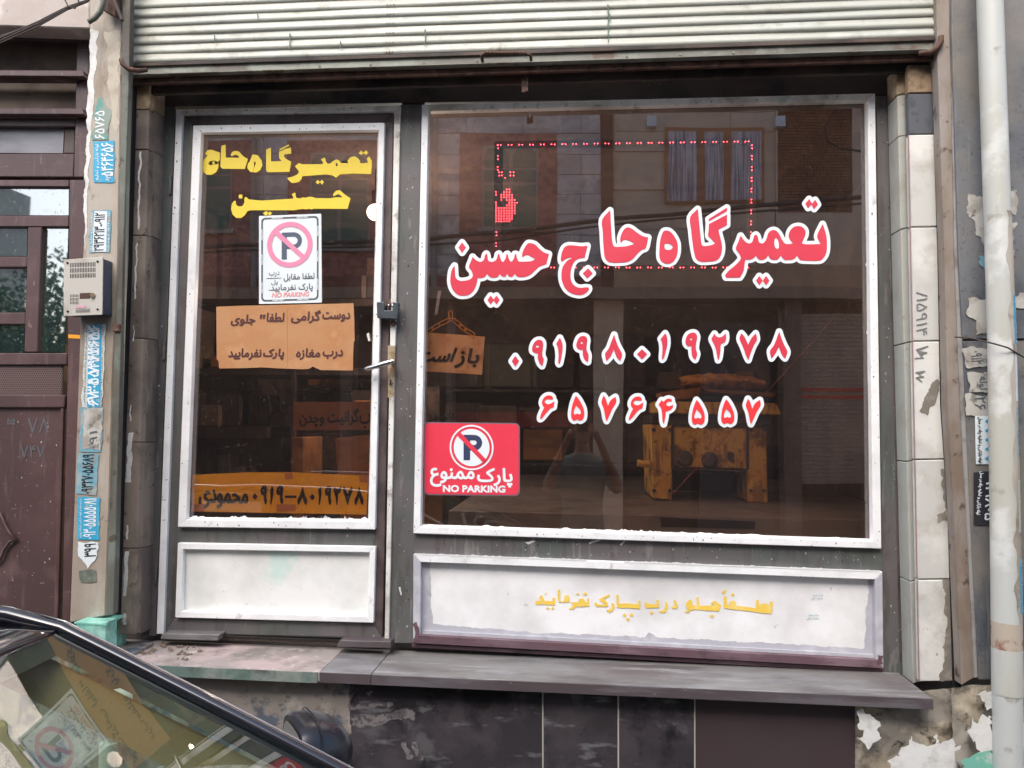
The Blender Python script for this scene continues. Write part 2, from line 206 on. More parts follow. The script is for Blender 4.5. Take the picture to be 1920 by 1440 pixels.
# ------------------------------------------------------------------ object helpers
def tagp(o, label=None, cat=None, group=None, kind=None):
    for k, v in (('label', label), ('category', cat), ('group', group), ('kind', kind)):
        if v: o[k] = v
    return o
ROOTS = []
def thing(name, label, cat, group=None, kind=None):
    o = bpy.data.objects.new(name, None); COL.objects.link(o); o.empty_display_size = .05
    ROOTS.append(o); return tagp(o, label, cat, group, kind)
class MB:
    def __init__(s): s.v = []; s.f = []
    def add(s, vs, fs):
        n = len(s.v); s.v += [tuple(float(c) for c in p) for p in vs]; s.f += [tuple(i + n for i in f) for f in fs]; return s
    def box(s, x0, x1, y0, y1, z0, z1):
        return s.add([(x0, y0, z0), (x1, y0, z0), (x1, y1, z0), (x0, y1, z0), (x0, y0, z1), (x1, y0, z1), (x1, y1, z1), (x0, y1, z1)],
                     [(0, 3, 2, 1), (4, 5, 6, 7), (0, 1, 5, 4), (1, 2, 6, 5), (2, 3, 7, 6), (3, 0, 4, 7)])
    def prism(s, pts, dep, dy=None):      # pts: outline facing the street; dep: thickness into the wall (+y)
        n = len(pts); b = [(p[0], p[1] + dep, p[2]) for p in pts]
        a = [tuple(p) for p in pts]
        ar = sum(a[i][0] * a[(i + 1) % n][2] - a[(i + 1) % n][0] * a[i][2] for i in range(n))
        fr = tuple(range(n)); bk = tuple(range(2 * n - 1, n - 1, -1)); sd = [(i, i + n, (i + 1) % n + n, (i + 1) % n) for i in range(n)]
        if ar < 0: fr = fr[::-1]; bk = bk[::-1]; sd = [f[::-1] for f in sd]
        return s.add(a + b, [fr, bk] + sd)
    def q(s, px, Y, dep): return s.prism([W(u, v, Y) for u, v in px], dep)
    def tube(s, path, r, seg=10, cap=True):
        P = [Vector(p) for p in path]; n = len(P); base = len(s.v); vs = []; fs = []; up = None
        for i, p in enumerate(P):
            t = (P[min(i + 1, n - 1)] - P[max(i - 1, 0)]).normalized()
            if up is None: up = Vector((0, 0, 1)) if abs(t.z) < .9 else Vector((0, 1, 0))
            a = t.cross(up); a = a.normalized() if a.length > 1e-6 else Vector((1, 0, 0)); b = a.cross(t).normalized(); up = b
            rr = r[i] if isinstance(r, (list, tuple)) else r
            for k in range(seg):
                an = 2 * math.pi * k / seg; vs.append(p + a * math.cos(an) * rr + b * math.sin(an) * rr)
        for i in range(n - 1):
            for k in range(seg):
                k2 = (k + 1) % seg; fs.append((i * seg + k, i * seg + k2, (i + 1) * seg + k2, (i + 1) * seg + k))
        if cap:
            m_ = len(vs); vs += vs[:seg] + vs[(n - 1) * seg:n * seg]; fs.append(tuple(range(m_, m_ + seg))[::-1]); fs.append(tuple(range(m_ + seg, m_ + 2 * seg)))
        return s.add(vs, fs)
    def grid(s, fn, nu, nv):
        vs = [fn(i / nu, j / nv) for j in range(nv + 1) for i in range(nu + 1)]
        return s.add(vs, [(j * (nu + 1) + i, j * (nu + 1) + i + 1, (j + 1) * (nu + 1) + i + 1, (j + 1) * (nu + 1) + i) for j in range(nv) for i in range(nu)])
    def disc(s, c, r, n=20, axis='y', rz_=None):
        pts = []
        for k in range(n):
            a = 2 * math.pi * k / n; ca, sa = math.cos(a) * r, math.sin(a) * (rz_ or r)
            pts.append((c[0] + ca, c[1], c[2] + sa) if axis == 'y' else (c[0] + ca, c[1] + sa, c[2]))
        return s.add(pts, [tuple(range(n))])
    def build(s, name, m, parent=None, bevel=0, smooth=False, label=None, seg=2, solid=0, **tags):
        me = bpy.data.meshes.new(name); me.from_pydata(s.v, [], s.f); me.materials.append(m); me.validate()
        if smooth: me.polygons.foreach_set('use_smooth', [len(p.vertices) <= 4 for p in me.polygons])
        o = bpy.data.objects.new(name, me); COL.objects.link(o)
        if parent: o.parent = parent
        else: ROOTS.append(o)
        if bevel:
            b = o.modifiers.new('bevel', 'BEVEL'); b.width = bevel; b.segments = seg; b.limit_method = 'ANGLE'; b.angle_limit = math.radians(40)
        if solid:
            b = o.modifiers.new('thickness', 'SOLIDIFY'); b.thickness = solid; b.offset = 0
        return tagp(o, label, **tags)
def rag(pts, amp, step=10, seed=0):       # makes an outline uneven, as hand-painted or broken edges are (pixel units)
    from mathutils import noise as nz
    rnd = random.Random(seed); out = []; step = min(step, 4)
    def wv(u, v, k): return nz.fractal(Vector((u * .06 + seed * 3.1, v * .06, k)), .9, 2.1, 4) * amp * 2.6 + rnd.uniform(-.12, .12) * amp
    for i in range(len(pts)):
        a, b = pts[i], pts[(i + 1) % len(pts)]; L = math.hypot(b[0] - a[0], b[1] - a[1]); n = max(1, int(L / step))
        for k in range(n):
            t = k / n; u, v = a[0] + (b[0] - a[0]) * t, a[1] + (b[1] - a[1]) * t; out.append((u + wv(u, v, .5), v + wv(u, v, 9.5)))
    return out
def wob(x0, x1, n, rnd, amp): return [(x0 + (x1 - x0) * i / n, rnd.uniform(-amp, amp)) for i in range(n + 1)]
def fin():                                # puts each thing's origin at its base
    bpy.context.view_layer.update()
    for o in ROOTS:
        ms = [o] if o.type == 'MESH' else []
        ms += [c for c in o.children_recursive if c.type == 'MESH']
        if not ms or o.get('keep'): continue
        co = []
        for c in ms:
            a = np.empty(len(c.data.vertices) * 3); c.data.vertices.foreach_get('co', a); co.append(a.reshape(-1, 3))
        a = np.vstack(co); base = np.array([(a[:, 0].min() + a[:, 0].max()) / 2, (a[:, 1].min() + a[:, 1].max()) / 2, a[:, 2].min()])
        for c in ms: c.data.transform(Matrix.Translation(-Vector(base)))
        o.location = base

# ------------------------------------------------------------------ lettering: outlines to flat vinyl shapes
def area(p): return sum(p[i][0] * p[(i + 1) % len(p)][1] - p[(i + 1) % len(p)][0] * p[i][1] for i in range(len(p)))
def ccw(p): return p if area(p) > 0 else p[::-1]
def smooth_poly(p, n=3, sharp=55):
    out = []; N = len(p)
    for i in range(N):
        p0, p1, p2, p3 = [np.array(p[(i + k) % N], float) for k in (-1, 0, 1, 2)]
        def ang(a, b, c):
            u, v = b - a, c - b; return abs(math.degrees(math.atan2(u[0] * v[1] - u[1] * v[0], u @ v)))
        m1 = (p2 - p0) / 2 if ang(p0, p1, p2) < sharp else (p2 - p1); m2 = (p3 - p1) / 2 if ang(p1, p2, p3) < sharp else (p2 - p1)
        L = np.linalg.norm(p2 - p1)
        for m in (m1, m2):
            l = np.linalg.norm(m)
            if l > L * 1.2: m *= L * 1.2 / l
        for k in range(n):
            t = k / n; h = (2*t**3-3*t**2+1) * p1 + (t**3-2*t**2+t) * m1 + (-2*t**3+3*t**2) * p2 + (t**3-t**2) * m2; out.append(tuple(h))
    return out
def field_mesh(polys, r, cell):
    # polys: closed outlines; filled where the winding number is not zero, grown by r; returns flat verts and faces
    P = [np.array(p, float) for p in polys]
    allp = np.vstack(P); mn = allp.min(0) - r - 2 * cell; mx = allp.max(0) + r + 2 * cell
    nx = int((mx[0] - mn[0]) / cell) + 2; ny = int((mx[1] - mn[1]) / cell) + 2
    gx = mn[0] + np.arange(nx) * cell + 1e-4; gy = mn[1] + np.arange(ny) * cell + 1e-4
    X, Y = np.meshgrid(gx, gy); wn = np.zeros(X.shape, int); d2 = np.full(X.shape, 1e9)
    R = r + 3 * cell
    for p in P:
        for i in range(len(p)):
            a, b = p[i], p[(i + 1) % len(p)]
            if (a == b).all(): continue
            # winding
            if a[1] != b[1]:
                lo, hi = min(a[1], b[1]), max(a[1], b[1]); j0, j1 = np.searchsorted(gy, lo), np.searchsorted(gy, hi)
                if j1 > j0:
                    xs = a[0] + (gy[j0:j1] - a[1]) / (b[1] - a[1]) * (b[0] - a[0]); wn[j0:j1] += (X[j0:j1] < xs[:, None]) * (1 if b[1] > a[1] else -1)
            i0, i1 = np.searchsorted(gx, min(a[0], b[0]) - R), np.searchsorted(gx, max(a[0], b[0]) + R)
            j0, j1 = np.searchsorted(gy, min(a[1], b[1]) - R), np.searchsorted(gy, max(a[1], b[1]) + R)
            x, y = X[j0:j1, i0:i1] - a[0], Y[j0:j1, i0:i1] - a[1]; e = b - a
            t = np.clip((x * e[0] + y * e[1]) / (e @ e), 0, 1); dd = (x - t * e[0]) ** 2 + (y - t * e[1]) ** 2
            d2[j0:j1, i0:i1] = np.minimum(d2[j0:j1, i0:i1], dd)
    sd = np.sqrt(d2); G = np.where(wn != 0, sd, -sd) + r; G = np.clip(G, -9, 9); G[np.abs(G) < 1e-4] = 1e-4
    ins = G > 0; V = []; F = []; idx = {}
    def vid(x, y):
        k = (round(x, 3), round(y, 3))
        if k not in idx: idx[k] = len(V); V.append(k)
        return idx[k]
    cnt = ins[:-1, :-1].astype(int) + ins[1:, :-1] + ins[:-1, 1:] + ins[1:, 1:]
    for j in range(ny - 1):
        row = cnt[j]; nz = np.nonzero(row)[0]; run = None
        for i in nz:
            if row[i] == 4:
                if run is None: run = [i, i]
                elif run[1] == i - 1: run[1] = i
                else:
                    F.append((vid(gx[run[0]], gy[j]), vid(gx[run[1] + 1], gy[j]), vid(gx[run[1] + 1], gy[j + 1]), vid(gx[run[0]], gy[j + 1]))); run = [i, i]
                continue
            if run is not None:
                F.append((vid(gx[run[0]], gy[j]), vid(gx[run[1] + 1], gy[j]), vid(gx[run[1] + 1], gy[j + 1]), vid(gx[run[0]], gy[j + 1]))); run = None
            cs = [(i, j), (i + 1, j), (i + 1, j + 1), (i, j + 1)]; poly = []
            for k in range(4):
                a, b = cs[k], cs[(k + 1) % 4]; ga, gb = G[a[1], a[0]], G[b[1], b[0]]
                if ga > 0: poly.append((gx[a[0]], gy[a[1]]))
                if (ga > 0) != (gb > 0):
                    t = ga / (ga - gb); poly.append((gx[a[0]] + (gx[b[0]] - gx[a[0]]) * t, gy[a[1]] + (gy[b[1]] - gy[a[1]]) * t))
            if len(poly) > 2:
                f = []
                for q_ in poly:
                    k = vid(*q_)
                    if k not in f: f.append(k)
                if len(f) > 2: F.append(tuple(f))
        if run is not None: F.append((vid(gx[run[0]], gy[j]), vid(gx[run[1] + 1], gy[j]), vid(gx[run[1] + 1], gy[j + 1]), vid(gx[run[0]], gy[j + 1])))
    return V, F
def ink(name, polys, m, Y, parent=None, r=0., cell=1., fn=None, **tags):
    V, F = field_mesh(polys, r, cell); fn = fn or (lambda u, v: W(u, v, Y))
    return MB().add([fn(u, v) for u, v in V], F).build(name, m, parent, **tags)
FORMS = {'ا': 'FE8D FE8E', 'ب': 'FE8F', 'پ': 'FB56', 'ت': 'FE95', 'ج': 'FE9D', 'چ': 'FB7A', 'ح': 'FEA1', 'خ': 'FEA5', 'د': 'FEA9 2', 'ر': 'FEAD 2', 'ز': 'FEAF 2',
         'س': 'FEB1', 'ش': 'FEB5', 'ص': 'FEB9', 'ط': 'FEC1', 'ع': 'FEC9', 'غ': 'FECD', 'ف': 'FED1', 'ق': 'FED5', 'ک': 'FB8E', 'گ': 'FB92', 'ل': 'FEDD', 'م': 'FEE1',
         'ن': 'FEE5', 'ه': 'FEE9', 'و': 'FEED 2', 'ی': 'FBFC'}
def shape(t):
    dual = lambda ch: ch in FORMS and ' ' not in FORMS[ch]
    out = []
    for i, ch in enumerate(t):
        if ch not in FORMS: out.append(ch); continue
        b = int(FORMS[ch].split()[0], 16); pj = i > 0 and dual(t[i - 1]); nj = i + 1 < len(t) and t[i + 1] in FORMS
        if dual(ch): k = 3 if (pj and nj) else 1 if pj else 2 if nj else 0
        else: k = 1 if pj else 0
        out.append(chr(b + k))
    s = ''.join(out)[::-1]; res = ''; num = ''
    for ch in s + ' ':
        if ch in '۰۱۲۳۴۵۶۷۸۹': num += ch
        else: res += num[::-1] + ch; num = ''
    return res.rstrip(' ') if not s.endswith(' ') else res
TC = {}
def text_polys(t, fa=True):
    k = (t, fa)
    if k in TC: return TC[k]
    c = bpy.data.curves.new('lettering', 'FONT'); c.body = shape(t) if fa else t; c.resolution_u = 3; o = bpy.data.objects.new('lettering', c); COL.objects.link(o)
    dg = bpy.context.evaluated_depsgraph_get(); cu = o.evaluated_get(dg).to_curve(dg) if False else o.to_curve(dg)
    from mathutils.geometry import interpolate_bezier
    ps = []
    for sp in cu.splines:
        if sp.type == 'BEZIER':
            b = sp.bezier_points; pts = []
            for i in range(len(b)):
                a, d = b[i], b[(i + 1) % len(b)]; pts += [tuple(q_[:2]) for q_ in interpolate_bezier(a.co, a.handle_right, d.handle_left, d.co, 4)[:-1]]
        else: pts = [tuple(q_.co[:2]) for q_ in sp.points]
        if len(pts) > 2: ps.append(pts)
    bpy.data.objects.remove(o); TC[k] = ps; return ps
def text(name, t, quad, m, Y, parent=None, bold=0., fa=True, shear=0., cell=.8, fn=None, **tags):
    # quad: four corners in the photograph's pixels in reading position: top left, top right, bottom right, bottom left
    ps = text_polys(t, fa)
    if not ps: return None
    P = [np.array(p) for p in ps]; P = [np.column_stack([p[:, 0] + shear * p[:, 1], p[:, 1]]) for p in P]
    a = np.vstack(P); mn, mx = a.min(0), a.max(0)
    TL, TR, BR, BL = [np.array(q_, float) for q_ in quad]; out = []
    for p in P:
        s = (p[:, 0:1] - mn[0]) / (mx[0] - mn[0]); v = 1 - (p[:, 1:2] - mn[1]) / (mx[1] - mn[1])
        out.append((TL * (1 - s) + TR * s) * (1 - v) + (BL * (1 - s) + BR * s) * v)
    return ink(name, out, m, Y, parent, bold, cell, fn, **tags)
def rectq(u0, v0, u1, v1): return [(u0, v0), (u1, v0), (u1, v1), (u0, v1)]
# ================================================================== the setting
def struct(name, mb, m, **k): return mb.build(name, m, None, kind='structure', **k)
g = MB().grid(lambda a, b: (-60 + 120 * a, -60 + 59.3 * b, 0.0), 2, 2); struct('street', g, M_asph)
struct('pavement', MB().box(-20, 20, -.72, -.02, -.1, .13), M_pave, bevel=.01)
struct('far_pavement', MB().box(-20, 20, -8.4, -7.9 + .6, -.1, .12), M_pave, bevel=.01)

YN = -.22                                     # plane of the neighbouring walls; the shop front itself is at y = 0
# ---- body of the building behind everything
bw = thing('building', 'two storey shop building with dark stone facing and plastered walls around the shop front', 'building')
m_ = MB(); m_.box(-9, -2.62, .1, 4.4, 0, 3.3); m_.box(-9, 12, .02, 4.6, 3.24, 7.0)
m_.box(1.66, 12, .12, 4.6, 0, 3.24); m_.build('wall', M_cream, bw)
# interior shell of the workshop
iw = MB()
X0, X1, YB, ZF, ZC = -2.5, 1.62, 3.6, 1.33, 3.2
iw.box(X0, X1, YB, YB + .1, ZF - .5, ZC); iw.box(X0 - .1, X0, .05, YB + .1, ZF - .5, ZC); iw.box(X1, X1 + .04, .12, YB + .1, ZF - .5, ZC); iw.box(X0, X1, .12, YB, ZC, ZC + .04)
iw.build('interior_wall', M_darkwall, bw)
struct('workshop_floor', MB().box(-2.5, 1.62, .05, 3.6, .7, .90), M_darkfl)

# ---- wall below the sill
ZLOW_ = CAMZ - .925 - .047
class MBL(MB):
    def build(s, *a_, **k): s.v = [(x, y, min(z, ZLOW_)) for x, y, z in s.v]; return MB.build(s, *a_, **k)
lw = thing('base_wall', 'low wall under the shop sill faced with dark granite tiles and smeared plaster at its ends', 'wall')
YL = -.20

MB().q([(-700, 1180), (250, 1225), (250, 1720), (-700, 1720)], YL + .02, .14).build('plaster', M_plas, lw)
MBL().q([(655, 1250), (1600, 1305), (1600, 2100), (655, 2100)], YL + .0015, .10).build('mortar_bed', mat('pale_mortar', c3(178, 172, 162), .9), lw)
MB().q([(250, 1600), (655, 1600), (655, 2100), (250, 2100)], YL + .006, .12).build('plaster', M_plas, lw)
for a, b, mm in ((656, 1016.6, M_gran2), (1019.2, 1158.0, M_gran2), (1160.8, 1301.4, M_gran2), (1304, 1603, M_gran3)):
    MBL().q([(a, 1240 + (a - 656) * .05), (b, 1240 + (b - 656) * .05), (b + 1, 2080), (a + 1, 2080)], YL, .02).build('tile', mm, lw, bevel=.0015, seg=1)
def relief(name, px, Y, m, amp, seed, n=(40, 30), parent=None, **k):       # an uneven rendered surface over a four-cornered patch
    from mathutils import noise as nz
    TL, TR, BR, BL = [np.array(p, float) for p in px]
    def fn(a, b):
        u, v = (TL * (1 - a) + TR * a) * (1 - b) + (BL * (1 - a) + BR * a) * b
        p = W(u, v, Y); q_ = Vector((p[0] * 7 + seed, p[2] * 7, seed * 2.3)); h = nz.fractal(q_, 1.0, 2.0, 5); h2 = nz.noise(q_ * .35)
        e = min(a, 1 - a, b, 1 - b)
        return (p[0], p[1] - amp * (h + h2), p[2])
    return MB().grid(fn, *n).build(name, m, parent, smooth=True, **k)
rw = thing('rough_wall', 'rough ochre and grey stone wall with chipped white paint at the lower right', 'wall')
relief('plaster', [(1604, 1312), (1790, 1290), (1830, 1760), (1604, 1760)], YL - .005, M_rough, .022, 3.1, (60, 70), rw)
relief('stone', [(1785, 1290), (1990, 1280), (2000, 1780), (1800, 1780)], YN - .02, M_rough, .03, 8.2, (50, 70), rw)
def flake(px, Y, m, parent, seed, amp=4, step=8, dep=.004, name='paint_patch'): return ink(name, [ccw(rag(px, amp, step, seed))], m, Y, parent, .3, 1.2)
flake([(1690, 1400), (1745, 1385), (1800, 1398), (1832, 1440), (1830, 1500), (1690, 1500), (1668, 1450)], YL - .045, M_wpaint, rw, 1, 9, 10)
flake([(1820, 1352), (1862, 1345), (1868, 1420), (1830, 1400), (1815, 1380)], YN - .06, M_wpaint, rw, 2, 6)
flake([(1612, 1335), (1640, 1345), (1648, 1385), (1625, 1400), (1612, 1380)], YL - .035, M_wpaint, rw, 3, 5)
flake([(1808, 1425), (1862, 1405), (1868, 1500), (1805, 1500)], YN - .062, M_gpaint, rw, 4, 5)
flake([(1835, 1305), (1868, 1300), (1868, 1330), (1845, 1322)], YN - .055, M_wpaint, rw, 5, 5)
flake([(1890, 1345), (1935, 1355), (1940, 1420), (1896, 1400)], YN - .06, M_wpaint, rw, 6, 6)

relief('plaster', [(250, 1268), (655, 1280), (672, 1640), (250, 1620)], YL + .002, M_plas, .007, 5.5, (90, 70), lw)
M_scuff = mat('plaster_scuff', c3(118, 112, 112), .9, [Ly(c3(80, 76, 78), 18, .45, .6, .9, (.5, 1, 1)), Ly(c3(60, 56, 58), 60, .5, .6, .8)], (40, .4))
for i_, px_ in enumerate(([(655, 1322), (700, 1316), (740, 1318), (738, 1323), (700, 1325), (657, 1330)], [(660, 1345), (720, 1338), (775, 1330), (782, 1338), (778, 1350), (740, 1350), (700, 1362), (664, 1362)], [(655, 1285), (668, 1290), (660, 1310), (652, 1325)], [(752, 1395), (762, 1393), (775, 1425), (766, 1428)], [(770, 1392), (778, 1392), (796, 1424), (788, 1426)], [(685, 1300), (697, 1299), (690, 1306)])):
    ink('scuff', [ccw(rag(px_, 2.2, 5, 200 + i_))], M_scuff, YL - .0012, lw, .1, .9)

# ---- sill
def wz(u, v, z):                               # measured point on a horizontal plane of height z
    d = ray(u, v); t = (z - CAMZ) / d[2]; return CAM + d * t
si = thing('window_sill', 'long stone sill under the shop front, grey at the right and pinkish by the door', 'sill')
ZS = CAMZ - .925
ZLOW = ZS - .039
def slab(name, x0, x1, y0, y1, z0, z1, m, **k): return MB().box(x0, x1, y0, y1, z0, z1).build(name, m, si, bevel=.003, **k)
pR = wz(1742, 1305, ZS); pJ = wz(706, 1252, ZS); pL = wz(335, 1237, ZS)
slab('slab', pJ[0] + .0010, pR[0], -.262, .04, ZS - .033, ZS, M_sill)
MB().box(pJ[0] + .0015, pR[0] + .003, -.266, -.2625, ZS - .037, ZS - .002).build('edge', M_sillf, si)
slab('threshold_slab', -1.95, wz(610, 1250, ZS)[0], -.262, .04, ZS - .036, ZS + .0006, M_sillp)
MB().box(-1.93, wz(606, 1250, ZS)[0], -.266, -.2625, ZS - .040, ZS - .0014).build('threshold_edge', M_sillg, si)
slab('slab', wz(610, 1250, ZS)[0] + .0008, pJ[0] - .0010, -.262, .04, ZS - .033, ZS + .0006, M_sill)
MB().box(wz(610, 1250, ZS)[0] + .002, pJ[0] - .0010, -.266, -.2625, ZS - .037, ZS - .0014).build('edge', M_sillf, si)
# mortar crumbs at the left end of the sill
rnd = random.Random(5); mb = MB()
for k in range(90):
    x = -1.9 + rnd.random() ** 2 * .42; y = -.02 - rnd.random() * .18; r = rnd.uniform(.004, .018) * (1 - (x + 1.9))
    mb.add([(x + r * math.cos(a) * rnd.uniform(.7, 1.2), y + r * math.sin(a), ZS + .004) for a in (0, 1.2, 2.5, 3.8, 5)] + [(x, y, ZS + .005 + r * .7)], [(i, (i + 1) % 5, 5) for i in range(5)])
mb.build('rubble', mat('earthy_rubble', c3(116, 98, 86), .95, [], (60, .5)), None, kind='stuff', label='earthy mortar crumbs heaped at the left end of the door sill', cat='rubble')

# ================================================================== steel shop front
sf = thing('storefront', 'dark grey steel shop front with a wide glazed window in a white frame', 'shop front')
D = .05
# posts and rails (butted end to end)
def q(name, px, Y, dep, m, par, bev=.002, **k): return MB().q(px, Y, dep).build(name, m, par, bevel=bev, seg=1, **k)
q('post', [(289, 200), (329, 200), (291, 1193), (262, 1193)], 0, .06, M_steel, sf)
q('post', [(751, 196), (790, 196), (774, 1206), (728, 1206)], 0, .06, M_steel, sf)
q('post', [(1643, 180), (1682, 178), (1713, 1270), (1656, 1262)], .0, .06, M_steel, sf)
q('head_rail', [(289, 168), (1682, 130), (1682, 178), (289, 200)], .0, .07, M_headdark, sf)
q('head_panel', [(285, 120), (1700, 95), (1682, 128), (289, 166)], .07, .03, M_headdark, sf)
q('middle_rail', [(776, 1001), (1654, 1031), (1655, 1070), (776, 1038)], .0, .06, M_steel, sf)
q('bottom_rail', [(772, 1207), (1656, 1254), (1656, 1262), (772, 1214)], .0, .06, M_maroonp, sf)
# thin seam lines on the side posts
for px in ([(700 + 1440 - 440 - 42 + 2, 260), (1660, 260), (1680, 1240), (1678, 1240)], [(303, 260), (305, 260), (278, 1190), (276, 1190)], [(1664, 200), (1667, 200), (1690, 1240), (1687, 1240)]):
    if px[0][0] == 1660: continue
    q('seam', px, -.002, .004, M_steelbrown, sf, 0)
# white window frame strips: outer outline (ou) to inner outline (inn), mitred at corners
def frame(par, ou, inn, Y, dep, mats, name='frame_strip', lab=None):
    for i in range(4):
        j = (i + 1) % 4
        MB().q([ou[i], ou[j], inn[j], inn[i]], Y, dep).build(name, mats[i], par, bevel=.002, seg=1)
frame(sf, [(791, 196), (1641, 175), (1653, 1029), (775, 1000)], [(803, 208), (1627, 188), (1637, 1015), (788, 987)], -.022, .034, [M_whiteold, M_white, M_white, M_white])
frame(sf, [(803, 208), (1627, 188), (1637, 1015), (788, 987)], [(806, 211.5), (1622, 193), (1632, 1011), (791, 984)], .008, .012, [M_black, M_whiteold, M_white, M_whiteold], 'glazing_bead')
wg = q('window_pane', [(803, 206), (1627, 186), (1638, 1016), (788, 989)], .016, .004, G_shop, sf, 0)
# peeled white brush marks round the panes
def brush(par, u0, v0, u1, v1, w, seed, m=M_white, Y=.012):
    r_ = random.Random(seed); n = 130; top = []; bot = []; vert = abs(v1 - v0) > abs(u1 - u0)
    for i in range(n + 1):
        t = i / n; u = u0 + (u1 - u0) * t; v = v0 + (v1 - v0) * t; h = h * .6 + .4 * w * (r_.random() ** 4) * 1.0 if i else 0
        if vert: top.append((u - h, v)); bot.append((u + 1.5, v))
        else: top.append((u, v - h)); bot.append((u, v + 1.5))
    mb = MB()
    for i in range(n): mb.add([W(*top[i], Y), W(*top[i + 1], Y), W(*bot[i + 1], Y), W(*bot[i], Y)], [(0, 1, 2, 3)])
    return mb.build('paint_smear', m, par)
brush(sf, 790, 985, 1636, 1013, 10, 1, Y=.0145); brush(sf, 1627, 420, 1636, 1010, 9, 2, Y=.0145)
brush(sf, 1100, 994, 1260, 999, 7, 3, M_panel, .0140)
# lower panel
q('lower_panel', [(780, 1046), (1652, 1078), (1652, 1250), (779, 1204)], .012, .02, M_panel, sf, 0)
ink('undercoat_patch', [ccw(rag([(789, 1056), (806, 1056), (808, 1120), (812, 1170), (1000, 1186), (1210, 1194), (1216, 1184), (1228, 1194), (1400, 1204), (1622, 1216), (1628, 1080), (1640, 1080), (1642, 1236), (790, 1190)], 1.1, 7, 5))], M_greyp, .0105, sf, 0, 1.5)
frame(sf, [(775, 1039), (1655, 1072), (1657, 1254), (774, 1206)], [(789, 1054), (1641, 1087), (1643, 1237), (788, 1191)], -.020, .032, [M_white, M_greyp, M_maroonp, M_greyp], 'frame_strip')
ink('undercoat_patch', [ccw(rag([(776, 1170), (784, 1168), (786, 1200), (777, 1205)], 2, 5, 8))], M_maroonp, -.0212, sf, 0, 1)
ink('undercoat_patch', [ccw(rag([(1645, 1226), (1656, 1226), (1656, 1250), (1645, 1248)], 2, 5, 9))], M_maroonp, -.0212, sf, 0, 1)
q('inner_ledge', [(789, 1191), (1643, 1237), (1640, 1228), (791, 1182)], -.0, .010, M_greyp, sf, 0)
# pale smears at the top of the panel frame
brush(sf, 777, 1038, 1100, 1050, 4, 21, M_panel, -.0215); brush(sf, 1170, 1053, 1650, 1071, 5, 22, M_panel, -.0215)
for i_, px_ in enumerate(([(993, 205), (995, 205), (995, 221), (992.5, 221)], [(985, 1017), (1000, 1014), (1003, 1017), (990, 1021)], [(1104, 1018), (1122, 1012), (1124, 1014), (1106, 1021)], [(1160, 1021), (1170, 1014), (1171, 1016), (1163, 1023)], [(749, 1100), (753, 1100), (753, 1116), (750, 1116)], [(688, 625), (692, 623), (693, 640), (689, 640)])):
    ink('paint_mark', [ccw(rag(px_, .8, 3, 300 + i_))], M_wpaint, .0135 if i_ == 0 else -.0015, sf, .1, .6)
# left vertical lip by the window frame (unlit seam), and hooks
# ---- shop door
dr = thing('shop_door', 'narrow glazed steel door with white trims at the left of the shop front', 'door')
q('door_leaf', [(345, 216), (738, 210), (715, 1188), (308, 1180)], .004, .05, M_steel, dr, 0) if False else None
q('door_rail', [(341, 216), (738, 210), (722, 232), (360, 236)], .004, .05, M_steelbrown, dr)
q('door_rail', [(334, 990), (704, 993), (702, 1024), (332, 1018)], .004, .05, M_steel, dr)
q('door_rail', [(327, 1160), (699, 1168), (716, 1196), (307, 1187)], .004, .05, M_steel, dr)
q('door_stile', [(341, 216), (363, 236), (328, 1160), (307, 1187)], .004, .05, M_steel, dr)
q('door_stile', [(722, 232), (738, 210), (717, 1196), (699, 1168)], .004, .05, M_steelbrown, dr)
frame(dr, [(330, 205), (751, 197), (729, 1205), (293, 1189)], [(342, 215), (739, 209), (721, 1205), (306, 1189)], -.012, .02, [M_whiteold, M_whiteold, M_black, M_white], 'trim_strip')
frame(dr, [(362, 235), (721, 230), (703, 993), (333, 988)], [(377, 249), (710, 244), (692, 977), (349, 974)], -.018, .026, [M_white] * 4, 'glazing_strip')
frame(dr, [(377, 249), (710, 244), (692, 977), (349, 974)], [(380, 252), (708, 248), (690, 974), (353, 970)], .004, .012, [M_black, M_whiteold, M_white, M_whiteold], 'glazing_bead')
q('door_pane', [(374, 246), (712, 241), (695, 980), (345, 977)], .012, .004, G_shop, dr, 0)
brush(dr, 352, 972, 692, 976, 11, 5, Y=.0095); brush(dr, 530, 974, 660, 976, 16, 6, M_greyp, .0092)
q('kick_panel', [(338, 1026), (700, 1030), (696, 1163), (332, 1152)], .008, .02, M_kick, dr, 0)
frame(dr, [(333, 1018), (704, 1025), (700, 1168), (328, 1158)], [(343, 1030), (693, 1036), (689, 1156), (340, 1146)], -.016, .024, [M_white] * 4, 'trim_strip')
q('bottom_strip', [(303, 1188), (412, 1190), (408, 1202), (300, 1199)], -.05, .06, M_sill, dr, .003)
q('bottom_strip', [(637, 1200), (733, 1203), (733, 1216), (630, 1214)], -.055, .06, M_sillf, dr, .003)
mb = MB()
for k in range(22):
    u = 412 + k * 10.4; v = 1188 + (u - 412) * .045
    for a, b in (((u, v), (u + 5.2, v + 9)), ((u + 5.2, v + 9), (u + 10.4, v)), ((u, v + 9), (u + 5.2, v)), ((u + 5.2, v), (u + 10.4, v + 9))):
        mb.tube([W(a[0], a[1] + 3, -.003), W(b[0], b[1] + 3, -.003)], .0013, 4)
mb.build('expanded_mesh', M_mesh, dr)
q('gap_shade_strip', [(306, 1188), (719, 1199), (719, 1212), (300, 1200)], .06, .01, M_black, dr, 0)  # black strip painted in for the shade under the door
